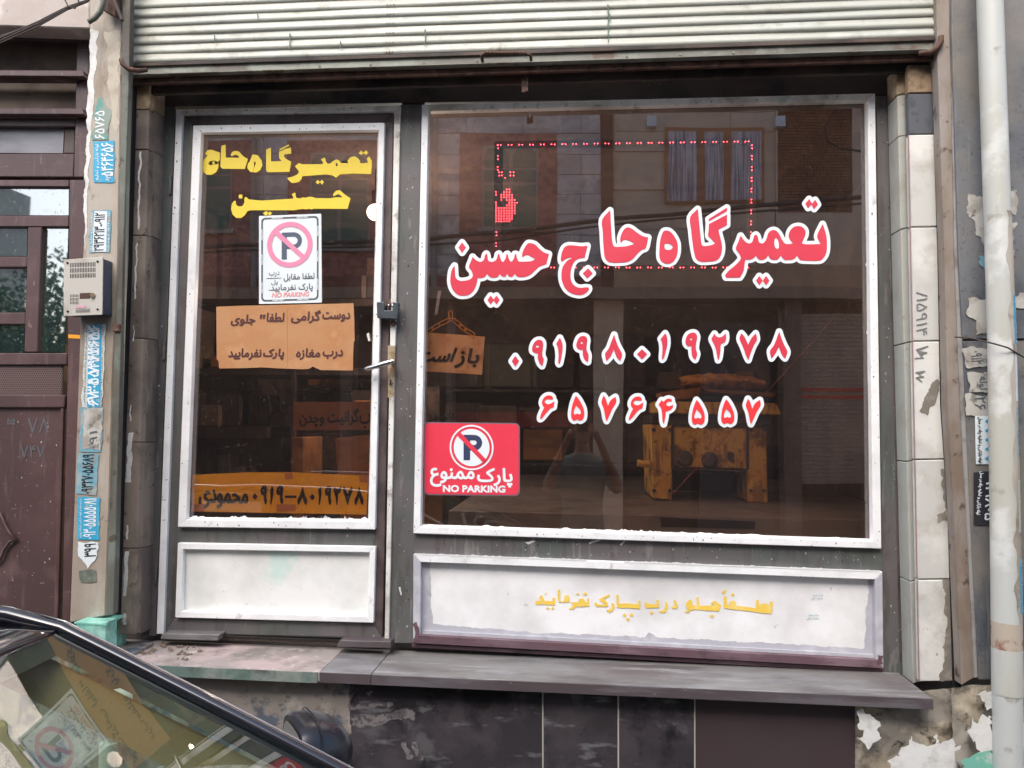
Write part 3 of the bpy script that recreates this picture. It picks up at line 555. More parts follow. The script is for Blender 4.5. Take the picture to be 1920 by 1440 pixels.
# hinges at the left of the door
for v in (330, 640, 1060):
    u = 330 - (v - 205) * .0376; MB().tube([W(u - 5, v, -.004), W(u - 6.5, v + 34, -.004)], .006, 8).build('hinge', M_steel, dr, smooth=True)
# lever handle and lock plate
hp = q('handle_plate', [(727, 648), (741, 648), (740, 700), (738, 744), (727, 746)], -.0135, .018, M_brass, dr, .001)
MB().tube([W(736, 679, -.01), W(735, 679, -.052)], .0085, 12).build('spindle', M_alu, dr, smooth=True)
lv = [W(738, 677, -.055), W(724, 681, -.060), W(705, 687, -.060), W(690, 691, -.056), W(685, 692, -.053)]
MB().tube(lv, [.010, .011, .0105, .0098, .007], 12).build('lever', M_chrome, dr, smooth=True)
MB().tube([W(732, 716, -.0135), W(732, 716, -.022)], .009, 14).build('lock_cylinder', M_brass, dr)
q('keyhole', [(731, 711), (733.5, 711), (734, 722), (730.5, 722)], -.0235, .001, M_ink, dr, 0)
# ---- padlock, hasp and knob
pl = thing('padlock', 'grey steel block padlock closed through the hasp on the door edge', 'padlock')
MB().q([(706, 566), (721, 566), (721, 582), (736, 582), (736, 566), (747, 567), (745, 598), (707, 596)], -.052, .03).build('body', M_lock, pl, bevel=.002)
MB().tube([W(719, 573, -.037), W(738, 573, -.037)], .0055, 12).build('shackle', M_chrome, pl, smooth=True)
hs = thing('hasp', 'rusty round hasp rings where the padlock passes', 'hasp')
for u in (724, 731): MB().tube([W(u, 563, -.020), W(u, 562, -.045), W(u + .5, 575, -.052), W(u, 580, -.030), W(u, 580, -.012)], .004, 8).build('ring', M_rust, hs, smooth=True)
MB().tube([W(738, 606, -.012), W(738, 606, -.03)], [.013, .010], 14).build('knob', M_rust, hs, smooth=True)

# ================================================================== shutter
sh = thing('roller_shutter', 'half raised ribbed metal roller shutter in worn cream grey paint above the shop front', 'shutter')
YS = -.17
pb = [W(250, 112, YS), W(1757, 76, YS)]; zb = (pb[0][2] + pb[1][2]) / 2 - .003
xl, xr = W(247, 60, YS)[0], W(1752, 40, YS)[0]
PITCH = W(960, 24, YS)[2] - W(960, 43, YS)[2]; PITCH *= .945
prof = [(0, 0), (-.002, .0015), (-.0042, .004), (-.0058, .0085), (-.0062, .0135), (-.0052, .019), (-.003, .0245), (-.0008, .030), (0, PITCH)]
mb = MB(); n = 28
for i in range(n + 1):
    x = xl + (xr - xl) * i / n
    mb.v += [(x, YS + a * 1.3, b) for a, b in prof]
k = len(prof)
mb.f = [(i * k + j, (i + 1) * k + j, (i + 1) * k + j + 1, i * k + j + 1) for i in range(n) for j in range(k - 1)]
first = None
for s_ in range(13):
    z0 = zb + s_ * PITCH; mm = MB(); rnd = random.Random(s_); ph = rnd.random() * 6
    mm.v = [(x, y + .0012 * math.sin(x * 3 + ph) + .0006 * math.sin(x * 11 + ph), z + z0 + .0012 * math.sin(x * 2.1 + ph * 2)) for x, y, z in mb.v]; mm.f = mb.f
    mm.build('slat', M_shut, sh, smooth=True)
M_drip = mat('dark_green_drip', c3(54, 84, 66), .5)
for i_, (u_, v0_, v1_) in enumerate(((402, 67, 82), (543, 62, 92), (638, 77, 90), (797, 55, 86), (1140, 8, 80), (1143, 26, 40), (482, 20, 34))):
    ink('paint_drip', [ccw(rag([(u_ - 1, v0_), (u_ + 1.2, v0_), (u_ + .8, v1_), (u_ - .6, v1_)], .5, 4, 400 + i_))], M_drip, YS - .0125, sh, .1, .6)
# rivet rows
mb = MB()
for s_ in range(7):
    for dx in (-.013, .0, .013): 
        c = W(733, 20, YS)[0] + dx; mb.tube([(c, YS - .009, zb + s_ * PITCH + .011), (c, YS - .0128, zb + s_ * PITCH + .011)], [.0025, .0015], 8)
mb.build('rivets', M_shut, sh, kind='stuff')
# bottom bar: lip, face, flange
zl = zb
def hbar(name, y0, y1, z0, z1, m, x0=None, x1=None, bev=.002): return MB().box(x0 if x0 is not None else xl - .002, x1 if x1 is not None else xr + .004, y0, y1, z0, z1).build(name, m, sh, bevel=bev)
hbar('bottom_bar', YS - .002, YS + .02, zl - .055, zl - .001, M_shutbar)
hbar('bottom_flange', YS - .03, YS + .02, zl - .060, zl - .056, M_shutbar)
hbar('bottom_angle', YS - .012, YS - .0025, zl - .016, zl - .002, M_headdark)
hbar('bottom_lip', YS + .0, YS + .018, zl - .085, zl - .0605, M_rust)
hbar('inner_bar', YS + .05, YS + .07, zl - .105, zl - .05, M_headdark)
for u in (600, 695, 795, 895, 1175, 1275, 1375):
    x = W(u, 110, YS)[0]; MB().tube([(x, YS - .002, zl - .035), (x, YS - .006, zl - .035)], .004, 8).build('bolt', M_shutbar, sh, smooth=True)
# rebar handle
hz_ = [W(905, 118, YS - .004), W(903, 104, YS - .03), W(910, 99, YS - .04), W(950, 99, YS - .042), W(985, 100, YS - .04), W(995, 104, YS - .03), W(996, 115, YS - .004)]
MB().tube(hz_, .0062, 10).build('handle', M_rust, sh, smooth=True)
mb = MB()
for k in range(12):
    p = np.array(hz_[2]) * (1 - k / 11) + np.array(hz_[4]) * (k / 11); mb.tube([p + np.array([-.002, 0, 0]), p + np.array([.002, 0, .001])], .0078, 8)
mb.build('handle_rib', M_rust, sh)
# end hooks
def hook(pts, r=.010):
    return MB().tube(pts, [r * .8, r, r, r, r * .9], 10).build('end_hook', M_rust, sh, smooth=True)
hook([W(275, 131, YS - .04), W(258, 133, YS - .07), W(242, 130, YS - .10), W(230, 120, YS - .105), W(227, 112, YS - .10)])
hook([W(1722, 100, YS - .02), W(1745, 98, YS - .03), W(1757, 90, YS - .04), W(1764, 78, YS - .042), W(1764, 68, YS - .04)], .011)
# bolt latch hanging below the bar
la = thing('shutter_latch', 'small rusty latch bar hanging below the middle of the shutter', 'latch')
q('bar', [(977, 128), (990, 128), (990, 171), (978, 173)], YS + .03, .008, M_rust, la, .001)
q('bolt_end', [(775, 140), (783, 140), (782, 158), (776, 158)], -.02, .012, M_alu, la, .001)
# guide rails
gl_ = thing('guide_rail', 'worn grey green steel guide rail left of the shop front', 'guide rail')
q('face', [(229, -160), (247, -160), (242, 130), (231, 480), (222, 800), (213, 1152), (198, 1155), (205, 960), (212, 700), (222, 480), (229, 60)], YN - .02, .03, M_greyang, gl_)
q('groove', [(241, 130), (252, 130), (243, 480), (231, 820), (221, 1160), (209, 1160), (219, 820), (232, 480)], -.15, .02, M_black, gl_, 0)
q('stop_knob', [(210, 606), (224, 606), (224, 622), (210, 622)], YN - .03, .02, M_rust, gl_, .004)
gr_ = thing('guide_rail', 'rust stained grey steel guide rail right of the white stone tiles', 'guide rail')
q('groove', [(1749, 110), (1758, 110), (1771, 480), (1776, 760), (1788, 960), (1802, 1290), (1788, 1290), (1779, 960), (1765, 760), (1760, 480)], -.15, .02, M_black, gr_, 0)
q('face', [(1752, -160), (1783, -160), (1784, 110), (1790, 480), (1801, 760), (1812, 960), (1828, 1270), (1803, 1285), (1789, 960), (1777, 760), (1771, 480), (1758, 110)], YN + .02, .05, M_guide, gr_)
q('edge_strip', [(1783, 60), (1787, 60), (1800, 480), (1810, 760), (1820, 960), (1834, 1270), (1828, 1272), (1812, 960), (1801, 760), (1790, 480), (1784, 110)], YN + .012, .03, mat('grey_edge_strip', c3(150, 148, 144), .7, [Ly(c3(110, 100, 92), 9, .52, .7, .8)], (30, .4)), gr_)

# ---- jambs of the opening
lj = thing('stone_jamb', 'brown painted stone jamb blocks between the black groove and the door post', 'jamb')
ys = [(145, 205), (206, 280), (281, 441), (442, 634), (635, 829), (830, 1028), (1029, 1190)]
def lx(v): return 253 - (v - 130) * .0305
def lx2(v): return 290 - (v - 130) * .0275
for i, (a, b) in enumerate(ys):
    q('block', [(lx(a) + .5, a), (lx2(a) - 8, a), (lx2(b) - 8, b), (lx(b) + .5, b)], -.13, .04, M_ochre if i == 0 else M_jamb, lj, .003)
    q('return', [(lx2(a) - 7.5, a), (lx2(a) - .5, a), (lx2(b) - .5, b), (lx2(b) - 7.5, b)], -.085, .09, M_ochre if i == 0 else M_jamb, lj, .002)
for i, (a, b) in enumerate(((284, 430), (455, 560), (610, 640), (760, 790), (812, 905), (985, 1010), (1034, 1118), (1150, 1172))):
    w2 = (1.5, 1.2, 1, 1, 4.5, 1.5, 3.5, 3)[i]
    u = lambda v: lx(v) + (15 if v < 500 else 12)
    ink('paint_streak', [ccw(rag([(u(a) - w2, a), (u(a) + w2, a), (u(b) + w2, b), (u(b) - w2, b)], 1.1, 5, i + 40))], M_wpaint, -.1312, lj, .2, .8)
rj = thing('stone_jamb', 'white stone tile pilaster with a chamfered edge right of the window', 'jamb')
def rx0(v): return 1682 + (v - 170) * .0272
def rx1(v): return 1703 + (v - 170) * .0198
def rx2(v): return 1750 + (v - 110) * .0315 + max(0, v - 900) * .02
rt = [(122, 174, M_ochre), (176, 252, M_slate), (253, 425, M_wtile), (427, 639, M_wtile), (641, 861, M_wtile), (863, 1086, M_wtile), (1088, 1278, M_wtile)]
for i, (a, b, mm) in enumerate(rt):
    q('tile', [(rx1(a), a), (rx2(a), a - 1), (rx2(b), b - 1), (rx1(b), b)], -.14, .03, mm, rj, .003)
    q('chamfer_tile', [(rx0(a), a + 4), (rx1(a) - 1, a), (rx1(b) - 1, b), (rx0(b), b + 4)], -.095, .09, M_wtile2 if i > 0 else M_ochre, rj, .002)
    if i > 1: q('edge_line', [(rx1(a) - 2.5, a), (rx1(a) - .3, a), (rx1(b) - .3, b), (rx1(b) - 2.5, b)], -.1415, .002, mat('pinkish_joint', c3(150, 126, 124), .7), rj, 0)
for px, sd, mm in (([(1783 - 14, 1085), (1790, 1085), (1801, 1280), (1762, 1276), (1772, 1240), (1774, 1160), (1768, 1100)], 61, 'grey_bare_stone'), ([(1755, 962), (1776, 955), (1778, 980), (1760, 985)], 62, 'grey_bare_stone'), ([(1745, 715), (1763, 712), (1765, 730), (1755, 745), (1738, 780), (1728, 772), (1738, 735)], 63, 'smoke_stain'), ([(1766, 880), (1780, 875), (1784, 960), (1770, 950)], 64, 'grey_bare_stone')):
    ink('bare_patch', [ccw(rag(px, 2.5, 6, sd))], mat(mm, c3(124, 118, 108), .8, [Ly(c3(160, 154, 144), 14, .5, .7, .8)], (30, .3)), -.1413, rj, .2, 1.1)
text('pencil_digits', '۱۵۹۱۴/', [(1739, 547), (1739, 628), (1718, 630), (1718, 547)], mat('pencil_grey', c3(120, 120, 118), .8), -.1418, rj, 0, cell=.4)
text('pencil_digits', '۱۵۹', [(1742, 547), (1742, 600), (1716, 600), (1716, 547)], M_inkg, -.1418, rj, .1, cell=.5) if False else None
ink('pencil_scrawl', [ccw([(1717, 655), (1740, 648), (1741, 650), (1723, 658), (1738, 660), (1739, 662), (1728, 666), (1733, 672), (1715, 673), (1715, 671), (1728, 670), (1722, 662)]),
                      ccw([(1718, 697), (1735, 695), (1735, 697), (1722, 703), (1733, 706), (1733, 708), (1722, 709), (1730, 716), (1729, 717), (1716, 708), (1728, 704), (1716, 699)])], MATS['pencil_grey'], -.1418, rj, 0, .4)

# ---- left pilaster and what is stuck on it
lp = thing('pilaster', 'beige stone pilaster covered with plumber ad stickers left of the shutter', 'pilaster')
q('shaft', [(168, -150), (229, -150), (228, 60), (221, 480), (211, 700), (204, 960), (197, 1155), (130, 1168), (138, 960), (147, 700), (155, 480), (165, 300), (168, 50)], YN, .12, M_beige, lp, .004)
ink('paint_patch', [ccw(rag([(170, 55), (182, 60), (180, 130), (174, 200), (168, 260), (163, 400), (158, 470), (160, 300), (167, 120)], 1.5, 8, 3))], M_wpaint, YN - .0012, lp, .2, 1.2)
ink('paint_patch', [ccw(rag([(196, 60), (226, 60), (224, 120), (222, 230), (214, 250), (206, 180), (200, 110)], 2, 8, 33))], mat('cream_paint_patch', c3(190, 182, 166), .8, [Ly(c3(160, 146, 126), 10, .5, .7, .8)]), YN - .0011, lp, .2, 1.2)
# ---- door house on the left
nd = thing('neighbour_door', 'maroon metal entrance door with small panes, vent grille and ornament panel', 'door')
YD = -.10
dep = .05
def nq(name, px, m=M_maroon, Y=YD, d=dep, bev=.003): return q(name, px, Y, d, m, nd, bev)
nq('upper_panel', [(-300, 66), (150, 75), (145, 208), (-300, 205)], M_maroond, YD + .05, .02, 0)
nq('upper_panel', [(-300, 205), (145, 208), (140, 240), (-300, 240)], M_maroond, YD + .05, .02, 0)
nq('lintel', [(-300, 40), (168, 54), (168, 78), (-300, 66)], M_maroon, YD)
nq('jamb', [(144, 78), (168, 78), (164, 332), (138, 332)], M_maroon, YD)
nq('fanlight_rail', [(-300, 214), (143, 214), (141, 237), (-300, 236)], M_maroon, YD)
nq('fanlight_rail', [(-300, 288), (139, 288), (137, 332), (-300, 330)], M_maroon, YD)
nq('fanlight_stile', [(121, 237.5), (141, 237.5), (139, 287.5), (119, 287.5)], mat('brown_fanlight_frame', c3(86, 76, 70), .6), YD + .02, .03)
for a, b in (((-300, 130), (155, 132)), ((-300, 203), (154, 203))):
    nq('grille_bar', [(a[0], a[1]), (b[0], b[1]), (b[0] + 4, b[1] + 11), (a[0], a[1] + 10)], M_maroon, YD - .045, .04, .002)
    nq('grille_bar_foot', [(a[0], a[1] + 11), (b[0] - 10, b[1] + 12), (b[0] - 10, b[1] + 17), (a[0], a[1] + 16)], M_steelbrown, YD - .02, .04, .001)
nq('fanlight_pane', [(-300, 238), (120, 238), (118, 287), (-300, 286)], mat('frosted_pane', c3(150, 150, 156), .35, [Ly(c3(112, 112, 118), 3, .45, .65, .8, (.5, 1, 1.5))]), YD + .03, .004, 0)
# door leaf
nq('stile', [(130, 337), (166, 337), (128, 1240), (84 + 30, 1240), (126, 700)], M_maroon, YD, dep)
nq('rail', [(-300, 337), (129.6, 337), (129, 350), (-300, 348)])
nq('rail', [(-300, 404), (129, 404), (128, 425), (-300, 424)])
nq('stile', [(52, 425.6), (78, 425.6), (70, 660), (45, 660)])
nq('rail', [(-300, 480), (51.6, 481), (50.5, 501), (-300, 500)])
nq('rail', [(-300, 586), (47.5, 586), (47, 608), (-300, 607)])
nq('rail', [(-300, 661.4), (126, 662), (125, 684), (-300, 684)])
nq('rail', [(-300, 741), (122, 741), (120, 764), (-300, 764)])
nq('panel', [(-300, 765), (119, 765), (100, 1240), (-300, 1240)], M_maroon, YD + .016, .02, 0)
nq('panel_bead', [(113, 766), (119, 765), (106, 1240), (98, 1240)], M_maroon, YD + .004, .012, .002)
for px in ([(-300, 349), (129, 350.5), (128.5, 403.5), (-300, 403)], [(-300, 425), (51.5, 425.8), (50, 480), (-300, 479.5)], [(78, 425.8), (128, 425.8), (121, 661), (70, 660)], [(-300, 501), (50, 501.5), (47.6, 585.5), (-300, 585)], [(-300, 608), (47, 608.5), (45, 661), (-300, 660)]):
    nq('pane', px, G_neigh, YD + .02, .004, 0)
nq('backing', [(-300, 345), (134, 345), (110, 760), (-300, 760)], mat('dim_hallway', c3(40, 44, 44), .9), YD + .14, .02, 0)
nq('vent_plate', [(-300, 684.5), (116, 685), (114, 740.5), (-300, 740)], mat('vent_plate_paint', c3(104, 84, 82), .5), YD + .012, .01, 0)
mb = MB()
for j in range(13):
    for i in range(30):
        mb.disc(W(-2 + i * 4.05 + (j % 2) * 2.02, 688.5 + j * 4.05, YD + .0112), .0026, 6)
mb.build('vent_holes', M_ink, nd, kind='stuff')
MB().tube([W(*p, YD + .004) for p in ((-30, 945), (0, 962), (10, 985), (18, 1000), (30, 1010), (18, 1016), (8, 1030), (0, 1050), (-30, 1066))], .006, 8).build('ornament', M_maroon, nd, smooth=True)
q('tape_strip', [(128, 627), (150, 628), (150, 635), (128, 634)], YD - .0015, .001, M_orange, nd, 0)
text('scratched_digits', 'M', rectq(14, 785, 28, 797), M_inkg, YD + .0145, nd, .1, False, cell=.6)
text('scratched_digits', '۷۸', rectq(52, 783, 92, 812), M_inkg, YD + .0145, nd, .1, cell=.6)
text('scratched_digits', '۷۴۷', rectq(38, 835, 84, 858), M_inkg, YD + .0145, nd, .1, cell=.6)
nw = thing('lintel_wall', 'cream rendered wall band above the maroon door', 'wall')
q('render', [(-300, -200), (167.5, -200), (167.5, 53), (-300, 39)], YN, .1, M_cream, nw, .004)

# ---- intercom
ic = thing('intercom', 'silver door intercom box with grille and one call button', 'intercom')
YI = YN - .07
MB().q([(121, 489), (191, 484), (190, 588), (121, 591)], YI + .004, .066).build('housing', M_bluegrey, ic, bevel=.003)
MB().q([(119, 487), (193, 481.5), (191.5, 590), (119, 593)], YI, .005).build('face_plate', mat('intercom_plate', c3(196, 192, 182), .38, [Ly(c3(170, 164, 154), 8, .5, .7, .8), Ly(c3(110, 100, 90), 50, .7, .74, .6)], metal=.15), ic, bevel=.0015)
mb = MB()
for r_ in range(3):
    for k in range(16): u = 131.5 + k * 3.05; v = 493 + r_ * 10.2 - k * .1; mb.q([(u, v), (u + 1.5, v), (u + 1.5, v + 8.2), (u, v + 8.2)], YI - .0005, .001)
for r_ in range(3):
    for k in range(6): u = 131.5 + k * 2.8; v = 552 + r_ * 6.6; mb.q([(u, v), (u + 1.2, v), (u + 1.2, v + 5.2), (u, v + 5.2)], YI - .0005, .001)
mb.build('grille', M_ink, ic, kind='stuff')
q('name_window', [(149, 549.5), (169, 548.8), (169, 559), (149, 560)], YI - .002, .003, mat('name_window_plastic', c3(84, 62, 54), .3), ic, .001)
MB().tube([W(173.5, 553.5, YI), W(173.5, 553.5, YI - .008)], .0095, 18).build('call_button', M_brass, ic, smooth=False)
q('label_strip', [(141, 573), (160, 572), (160, 577), (141, 578)], YI - .0015, .0012, mat('pink_label', c3(206, 160, 176), .5), ic, 0)
q('badge', [(142, 580), (168, 579), (168, 584.5), (142, 585.5)], YI - .0015, .0012, mat('grey_badge', c3(130, 126, 120), .4), ic, 0)
for u, v in ((126.5, 493), (183, 490.5), (127, 584), (183, 580)): MB().tube([W(u, v, YI), W(u, v, YI - .003)], .0042, 10).build('screw', M_ink, ic)
# ---- mint painted stop box at the foot of the guide rail
gb = thing('guide_stop', 'mint green painted steel stop box at the foot of the left guide rail', 'steel box')
MB().q([(142, 1168), (198, 1167), (198, 1230), (140, 1230)], YN - .075, .07).build('box_body', M_mint, gb, bevel=.003)
a_ = W(198, 1172, YN - .075); b_ = W(231, 1158, -.05)
MB().add([W(139, 1168, YN - .077), W(199, 1172, YN - .077), W(232, 1155, -.15), W(188, 1150, -.15)], [(0, 1, 2, 3)]).build('lid', M_mint, gb, solid=.006)
MB().q([(219, 1162), (231, 1157), (228, 1215), (212, 1214)], -.09, .03).build('side_plate', M_mint, gb, bevel=.002)

# ---- right wall of granite slabs, downpipe, wire
rg = thing('granite_wall', 'weathered dark granite wall slabs right of the shop with torn posters', 'wall')
q('slab', [(1784, -160), (2150, -160), (2150, 634), (1806, 636), (1798, 480), (1785, 60)], YN + .0, .2, M_gran, rg, .003)
q('slab', [(1806, 639), (2150, 637), (2150, 1285), (1836, 1275), (1820, 960)], YN + .004, .2, M_gran, rg, .003)
for i, (px, mm, lab) in enumerate((
    ([(1812, 365), (1845, 370), (1846, 440), (1832, 430), (1825, 400), (1814, 405)], M_torn, None), ([(1890, 360), (1908, 360), (1906, 402), (1890, 396)], M_torn, None),
    ([(1820, 410), (1905, 412), (1900, 480), (1885, 486), (1850, 470), (1838, 440)], M_torn, None), ([(1836, 478), (1852, 480), (1855, 520), (1834, 500)], M_blue2, None),
    ([(1815, 560), (1858, 560), (1860, 625), (1830, 628), (1826, 600), (1812, 592)], M_torn, None), ([(1893, 556), (1930, 552), (1930, 580), (1895, 582)], M_torn, None))):
    ink('poster_remnant', [ccw(rag(px, 3, 6, 80 + i))], mm, YN - .0015 - i * .0005, rg, .2, 1.1)
stk2 = [([(1805, 652), (1852, 652), (1852, 688), (1812, 688)], M_torn, 'torn grey paper scrap, topmost on the lower granite slab', '۰۹۱۲'),
        ([(1816, 700), (1854, 700), (1854, 734), (1818, 734)], M_torn, 'torn grey paper scrap with faint writing between two others', 'لوله'),
        ([(1812, 738), (1855, 742), (1855, 782), (1812, 780)], M_torn, 'grey paper scrap showing the digits 26', '۲۶')]
for i, (px, mm, lab, t) in enumerate(stk2):
    s_ = thing('paper_scrap', lab, 'poster', 'paper remnants on the granite wall'); ink('sheet', [ccw(rag(px, 1.6, 6, 90 + i))], mm, YN - .001, s_, .1, 1.1)
    u0, v0 = px[0]; text('print', t, [(u0 + 36, v0 + 6), (u0 + 36, v0 + 30), (u0 + 16, v0 + 30), (u0 + 16, v0 + 6)], M_inkg, YN - .0022, s_, .2)
s_ = thing('ad_sticker', 'white plumbing ad sticker with black line of text beside the pipe', 'sticker', 'ad stickers on the granite wall')
q('sheet', [(1828, 780), (1872, 780), (1872, 871), (1830, 870)], YN - .0015, .001, M_sheet, s_, 0)
text('print', 'لوله بازکنی و تخلیه چاه در محل', [(1842, 782), (1842, 868), (1833, 868), (1832, 782)], M_ink, YN - .0028, s_, .25, cell=.5)
text('print', '۷۷۷۷۷', [(1860, 782), (1860, 868), (1848, 868), (1848, 782)], M_blue, YN - .0028, s_, .5, cell=.6)
s_ = thing('ad_sticker', 'black plumbing ad sticker with white lettering below the white one', 'sticker', 'ad stickers on the granite wall')
q('sheet', [(1826, 886), (1870, 882), (1872, 985), (1826, 984)], YN - .0015, .001, mat('black_sticker', c3(44, 44, 50), .5), s_, 0)
text('print', 'لوله بازکنی و تخلیه چاه در محل', [(1845, 884), (1838, 965), (1829, 965), (1836, 884)], M_wv, YN - .0028, s_, .25, cell=.5)
text('print', '۰۹۱۹۸۰۵', [(1868, 888), (1862, 975), (1846, 975), (1850, 888)], M_wv, YN - .0028, s_, .5, cell=.6)
dp = thing('downpipe', 'white plastic downpipe in front of the granite wall with a rust stained joint', 'downpipe')
YP = YN - .075
pc = [(1855, -200, 21), (1856, 0, 21.3), (1870, 400, 21.5), (1878, 640, 22), (1884, 960, 23), (1887, 1165, 23.5)]
def pr(px): return px / FPX * (3 + YP)
P_ = [W(u, v, YP) for u, v, r in pc]; MB().tube(P_, [pr(r) for _, _, r in pc], 28).build('pipe', M_pvc, dp, smooth=True)
MB().tube([W(1887, 1165, YP), W(1888, 1215, YP)], [pr(23.8)] * 2, 28).build('stained_joint', M_pvcrust, dp, smooth=True)
MB().tube([W(1888, 1215, YP), W(1889, 1300, YP)], [pr(24)] * 2, 28).build('joint_sleeve', M_pvc, dp, smooth=True)
MB().tube([W(1889, 1300, YP), W(1892, 1700, YP)], [pr(23), pr(23)], 28).build('pipe', M_pvc, dp, smooth=True)
# dusty coat on the right side of the pipe: a partial shell
mb = MB(); 
def coat(a, b):
    t = b * (len(P_) - 3.001) + 2; i = int(t); f = t - i; c = P_[i] * (1 - f) + P_[i + 1] * f; r_ = pr(pc[i][2] * (1 - f) + pc[i + 1][2] * f) + .0008
    an = math.radians(-78 + a * 75 + 8 * math.sin(b * 40) + 5 * math.sin(b * 90)); return (c[0] + r_ * math.cos(an), c[1] + r_ * math.sin(an), c[2])
mb.grid(coat, 8, 60).build('dust_coat', M_pvcdirt, dp, smooth=True)
def pipe_sticker(lab, v0, v1, m, txt, tm):
    s_ = thing('ad_sticker', lab, 'sticker', 'ad strips wrapped on the downpipe')
    def fn_(u, v, e=0.0012):
        t = (v - v0) / (v1 - v0); vv = v; k = 0
        while k < len(pc) - 2 and pc[k + 1][1] < vv: k += 1
        f = (vv - pc[k][1]) / (pc[k + 1][1] - pc[k][1]); cu = pc[k][0] * (1 - f) + pc[k + 1][0] * f; r_ = pr(pc[k][2] * (1 - f) + pc[k + 1][2] * f) + e
        c = W(cu, vv, YP); an = math.radians(-58 + (u / 10) * 42); return (c[0] + r_ * math.cos(an), c[1] + r_ * math.sin(an), c[2])
    MB().grid(lambda a, b: fn_(a * 10, v0 + (v1 - v0) * b), 5, 6).build('sheet', m, s_, smooth=True)
    text('print', txt, [(9, v0 + 2), (9, v1 - 2), (1.5, v1 - 2), (1.5, v0 + 2)], tm, 0, s_, .05, cell=.4, fn=lambda u, v: fn_(u, v, .002))
pipe_sticker('cyan ad strip highest on the downpipe', 556, 648, M_blue, 'لوله بازکنی تخلیه چاه', M_wv)
pipe_sticker('white ad strip on the downpipe below the wire', 662, 752, M_sheet, 'لوله بازکنی و تخلیه چاه مکسدان', M_blue2)
pipe_sticker('grey blue worn ad strip on the downpipe middle', 764, 857, M_blue2, 'لوله بازکنی و تخلیه چاه', M_ink)
pipe_sticker('pale ad strip on the downpipe with green print', 898, 995, mat('pale_green_sticker', c3(190, 190, 176), .6), 'لوله بازکنی و تخلیه', M_teal)
pipe_sticker('cyan and white ad strip lowest on the downpipe', 1044, 1146, M_blue, 'لوله بازکنی و تخلیه چاه', M_sheet)
cw = thing('wire', 'thin brown wire crossing over the downpipe at the right edge', 'wire')
MB().tube([W(*p) for p in ((1790, 632, YN - .01), (1812, 632, YN - .02), (1838, 638, YN - .05), (1866, 645, YP - .055), (1890, 652, YP - .06), (1910, 664, YP - .03), (1930, 676, YN - .03), (1990, 690, YN - .03))], .0028, 8).build('strand', M_cable, cw, smooth=True)
# ---- cables at the top left
ct = thing('cable_bundle', 'sagging bundle of old dark cables at the top left corner', 'cable')
for k, (o1, o2) in enumerate(((0, 0), (5, 3), (-4, 4), (9, 8))):
    MB().tube([W(-120, 118 + o1, -.34), W(0, 72 + o1, -.34), W(70, 42 + o2, -.33), W(125, 14 + o2 * .6, -.32), W(165, 0 + o2 * .4, -.30), W(190, -30, -.28)], .0045 - .0006 * k, 8).build('cable', M_cable, ct, smooth=True)
MB().tube([W(*p, -.33) for p in ((118, -20), (122, 0), (128, 12), (140, 16), (148, 6), (142, -20))], .0028, 8).build('cable', M_cable, ct, smooth=True)
br = thing('corner_bracket', 'rusty steel bracket and bent conduit at the top of the beige pilaster', 'bracket')
MB().tube([W(*p, -.30) for p in ((196, -20), (194, 5), (188, 22), (178, 34), (166, 41))], .010, 10).build('conduit', M_greyang, br, smooth=True)
q('plate', [(180, -30), (222, -30), (215, 30), (192, 18)], -.27, .03, M_rust, br, .002)
MB().tube([W(*p, -.32) for p in ((205, -30), (214, 0), (222, 20), (229, 38))], .007, 8).build('cable', M_cable, br, smooth=True)
# small chips and splashes in the paint
def chips(par, lines, m, Y, n_, seed, sz, nm):
    r_ = random.Random(seed); mb = MB()
    for k in range(n_):
        (x0, y0, x1, y1, w_) = r_.choice(lines); t = r_.random(); u = x0 + (x1 - x0) * t + r_.uniform(-w_, w_); v = y0 + (y1 - y0) * t + r_.uniform(-w_, w_) * (1 if abs(y1 - y0) < abs(x1 - x0) else .3)
        s_ = sz * r_.random() ** 2 + .5; n5 = r_.randint(4, 6); a0 = r_.random() * 6; st = r_.uniform(.5, 2.2)
        mb.add([W(u + s_ * math.cos(a0 + 6.283 * q_ / n5) * r_.uniform(.5, 1), v + st * s_ * math.sin(a0 + 6.283 * q_ / n5) * r_.uniform(.5, 1), Y) for q_ in range(n5)], [tuple(range(n5))])
    return mb.build(nm, m, par, kind='stuff')
chips(sf, [(768, 210, 755, 1190, 12), (780, 1018, 1650, 1048, 12), (1662, 200, 1685, 1240, 14), (310, 230, 280, 1170, 10)], mat('pale_chip', c3(172, 170, 166), .7), -.0008, 230, 51, 1.6, 'paint_chips')
chips(sf, [(768, 210, 755, 1190, 12), (780, 1018, 1650, 1048, 12), (1662, 200, 1685, 1240, 14)], M_ink, -.0009, 120, 52, 1.3, 'dark_chips')
chips(sf, [(797, 202, 1634, 182, 3), (797, 210, 782, 990, 3), (1635, 190, 1646, 1020, 4), (785, 994, 1645, 1021, 3)], M_rust, -.0226, 110, 53, 1.3, 'rust_chips')
chips(dr, [(370, 242, 715, 237, 3), (369, 240, 341, 980, 4), (715, 240, 698, 985, 3), (340, 981, 698, 985, 3)], M_rust, -.0186, 70, 54, 1.2, 'rust_chips')
chips(dr, [(336, 210, 745, 203, 2), (336, 212, 300, 1185, 3), (745, 210, 725, 1195, 3)], M_rust, -.0126, 80, 55, 1.4, 'rust_chips')
chips(nd, [(60, 770, 50, 1130, 50)], mat('pale_chip', (0, 0, 0)), YD + .0150, 60, 56, 1.3, 'paint_chips')
